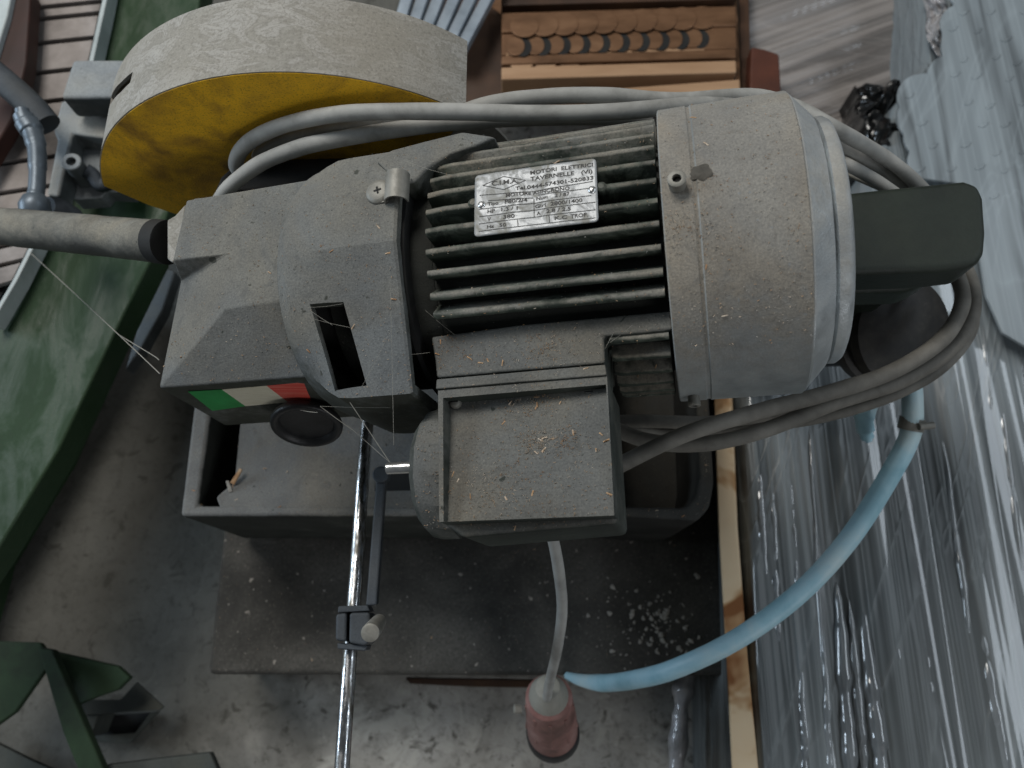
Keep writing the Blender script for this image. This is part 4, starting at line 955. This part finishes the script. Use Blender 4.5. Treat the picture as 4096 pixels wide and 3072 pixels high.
prism('tube_inside', [P(390, 2865, .012), P(600, 2850, .012), P(540, 2930, .012), P(340, 2945, .012)], (0, 0, -.006), M['black_gap'], tu)
pf = P(-20, 2900, .02)
tag(prism('pale_strip', [P(-60, 2950, .03), P(10, 2985, .03), P(110, 3035, .03), P(220, 3085, .03), P(200, 3150, .03), P(-60, 3150, .03)], (0, 0, -.008), M['old_steel'], bevel=.001), 'grey steel strip at the very bottom left corner', 'metal strip')
# floor debris strip along the pedestal
tag(prism('dark_batten', [P(1620, 2712, .03), P(2230, 2722, .03), P(2230, 2752, .03), P(1900, 2748, .03), P(1640, 2735, .03)], (0, 0, -.02), M['brown_dark'], bevel=.001), 'thin dark batten on the floor along the front of the pedestal', 'batten')

# ============================================================ COBWEBS, CHIPS, SAWDUST
wv, wf = [], []
def web(pts, r=.00022, sag=0):
    p = catmull(pts, 6)
    v, f = tubegeo(p, r, 4); b0 = len(wv); wv.extend(v); wf.extend([tuple(b0 + i for i in q) for q in f])
A_ = P(118, 1008, .33); B_ = WZ(640, 1495, .03)
web([A_, (A_ * .66 + B_ * .34) + [0, 0, -.006], (A_ * .33 + B_ * .67) + [0, 0, -.006], B_], .00032)
web([A_ * .25 + B_ * .75 + [0, 0, -.004], WZ(610, 1420, .02), WZ(636, 1440, .03)], .0003)
def wl(x0, y0, z0, x1, y1, z1, r=.00009): 
    A = WZ(x0, y0, z0); B = WZ(x1, y1, z1); web([A, (A + B) / 2 + [0, 0, -.001], B], r)
wl(1560, 1110, .083, 1575, 1780, .05); wl(1400, 1610, .06, 1560, 1850, .04, .00018); wl(1575, 1300, .075, 1440, 1560, .055)
wl(1230, 1230, .074, 1370, 1215, .073); wl(1235, 1270, .074, 1400, 1310, .068); wl(1245, 1245, .07, 1330, 1300, .07)
wl(1575, 1420, .06, 1720, 1410, .05); wl(1280, 1625, .03, 1560, 1630, .04); wl(1280, 1625, .03, 1410, 1720, .02, .0002)
wl(1270, 1650, .03, 1200, 1640, .0, .00018); wl(1560, 1850, .04, 1390, 1700, .02); wl(2455, 1330, .048, 2400, 1430, .046)
wl(1610, 640, .08, 1800, 700, .08); wl(2440, 1370, .046, 2530, 1300, .05); wl(1700, 1240, .06, 1820, 1340, .05)
tag(mk('cobweb', wv, wf, M['web']), 'fine dusty cobweb threads strung from the saw head to the slatted table', 'cobweb', kind='stuff')
# wood chip in the tray corner
ch = []
def splinter(px, py, z, L_, w_, t, tilt=.3):
    c = P(px, py, z); d = np.array([math.cos(t), math.sin(t), tilt]); e = np.array([-math.sin(t), math.cos(t), 0.1])
    return [c - d * L_ / 2 - e * w_ / 2, c + d * L_ / 2 - e * w_ / 3, c + d * L_ / 2 + e * w_ / 3, c - d * L_ / 2 + e * w_ / 2]
tag(prism('wood_splinter', splinter(945, 1905, .32, .015, .004, 1.0), (0, 0, -.0022), M['chip'], bevel=.0004), 'orange brown wood splinter in the left corner of the tray', 'wood chip')
tag(prism('wood_splinter', splinter(915, 1945, .32, .010, .0035, 1.9), (0, 0, -.0022), M['paint_drip'], bevel=.0004), 'pale short wood splinter below the orange one in the tray corner', 'wood chip')

# sawdust that fell on whatever faces up: thousands of flakes laid on the built surfaces
bpy.context.view_layer.update()
dg = bpy.context.evaluated_depsgraph_get()
fv, ff_ = [], []; gv2, gf2 = [], []
ok = {'gearbox', 'shroud', 'fan_cover', 'terminal_box_lid', 'terminal_box_neck', 'neck_strip', 'switch_housing', 'tray_bed', 'tray_rim', 'cooling_fin', 'gearbox_shoulder', 'pedestal', 'terminal_box_body', 'shroud_arm', 'blade_guard', 'handle_tube'}
def flake(q, nr, L_, w_, V_, F_):
    t = random.uniform(0, 6.283); e = nr.orthogonal().normalized(); g_ = nr.cross(e)
    d = e * math.cos(t) + g_ * math.sin(t); h = nr.cross(d)
    b0 = len(V_); up_ = nr * random.uniform(.0001, .0005)
    for (i, j, k) in ((-1, -.6, 0), (.9, -.4, .6), (1, .5, 1), (-.8, .6, .3)):
        V_.append(q + d * i * L_ / 2 + h * j * w_ / 2 + up_ * (k + .4))
    V_.append(q + up_ * 2.2 + d * L_ * .1)
    F_ += [(b0, b0 + 1, b0 + 4), (b0 + 1, b0 + 2, b0 + 4), (b0 + 2, b0 + 3, b0 + 4), (b0 + 3, b0, b0 + 4)]
camv = Vector(CAM)
clusters = [(2140, 1780, 45), (1820, 1400, 90), (2250, 1750, 60), (2000, 1950, 90), (2180, 1400, 80), (2100, 1620, 60), (2720, 900, 100)]
for k in range(9000):
    if k < 1500:
        c = random.choice(clusters); px_, py_ = random.gauss(c[0], c[2]), random.gauss(c[1], c[2] * .6)
    elif k < 6500: px_, py_ = random.uniform(640, 3420), random.uniform(380, 2120)
    else: px_, py_ = random.uniform(700, 2900), random.uniform(1700, 2700)
    d = Vector(ray(px_, py_)).normalized()
    hit, loc, nr, idx, ob, _ = sc.ray_cast(dg, camv, d)
    if not hit or ob.name.split('.')[0] not in ok or nr.z < .5: continue
    if ob.name.startswith('pedestal') and random.random() < .5: continue
    big = random.random()
    if big < .012: flake(loc, nr, random.uniform(.002, .0038), random.uniform(.0010, .0016), fv, ff_)
    elif big < .45: flake(loc, nr, random.uniform(.0007, .0015), random.uniform(.0002, .00045), fv, ff_)
    else: flake(loc, nr, random.uniform(.0005, .0011), random.uniform(.00015, .0003), gv2, gf2)
tag(mk('sawdust', fv, ff_, M['chip']), 'orange and tan sawdust flakes scattered over the saw', 'sawdust', kind='stuff')
tag(mk('swarf_dust', gv2, gf2, M['paint_drip']), 'tiny pale dust flecks scattered over the saw', 'dust', kind='stuff')
for o in bpy.data.objects:
    if '_w' in o.keys(): del o['_w']
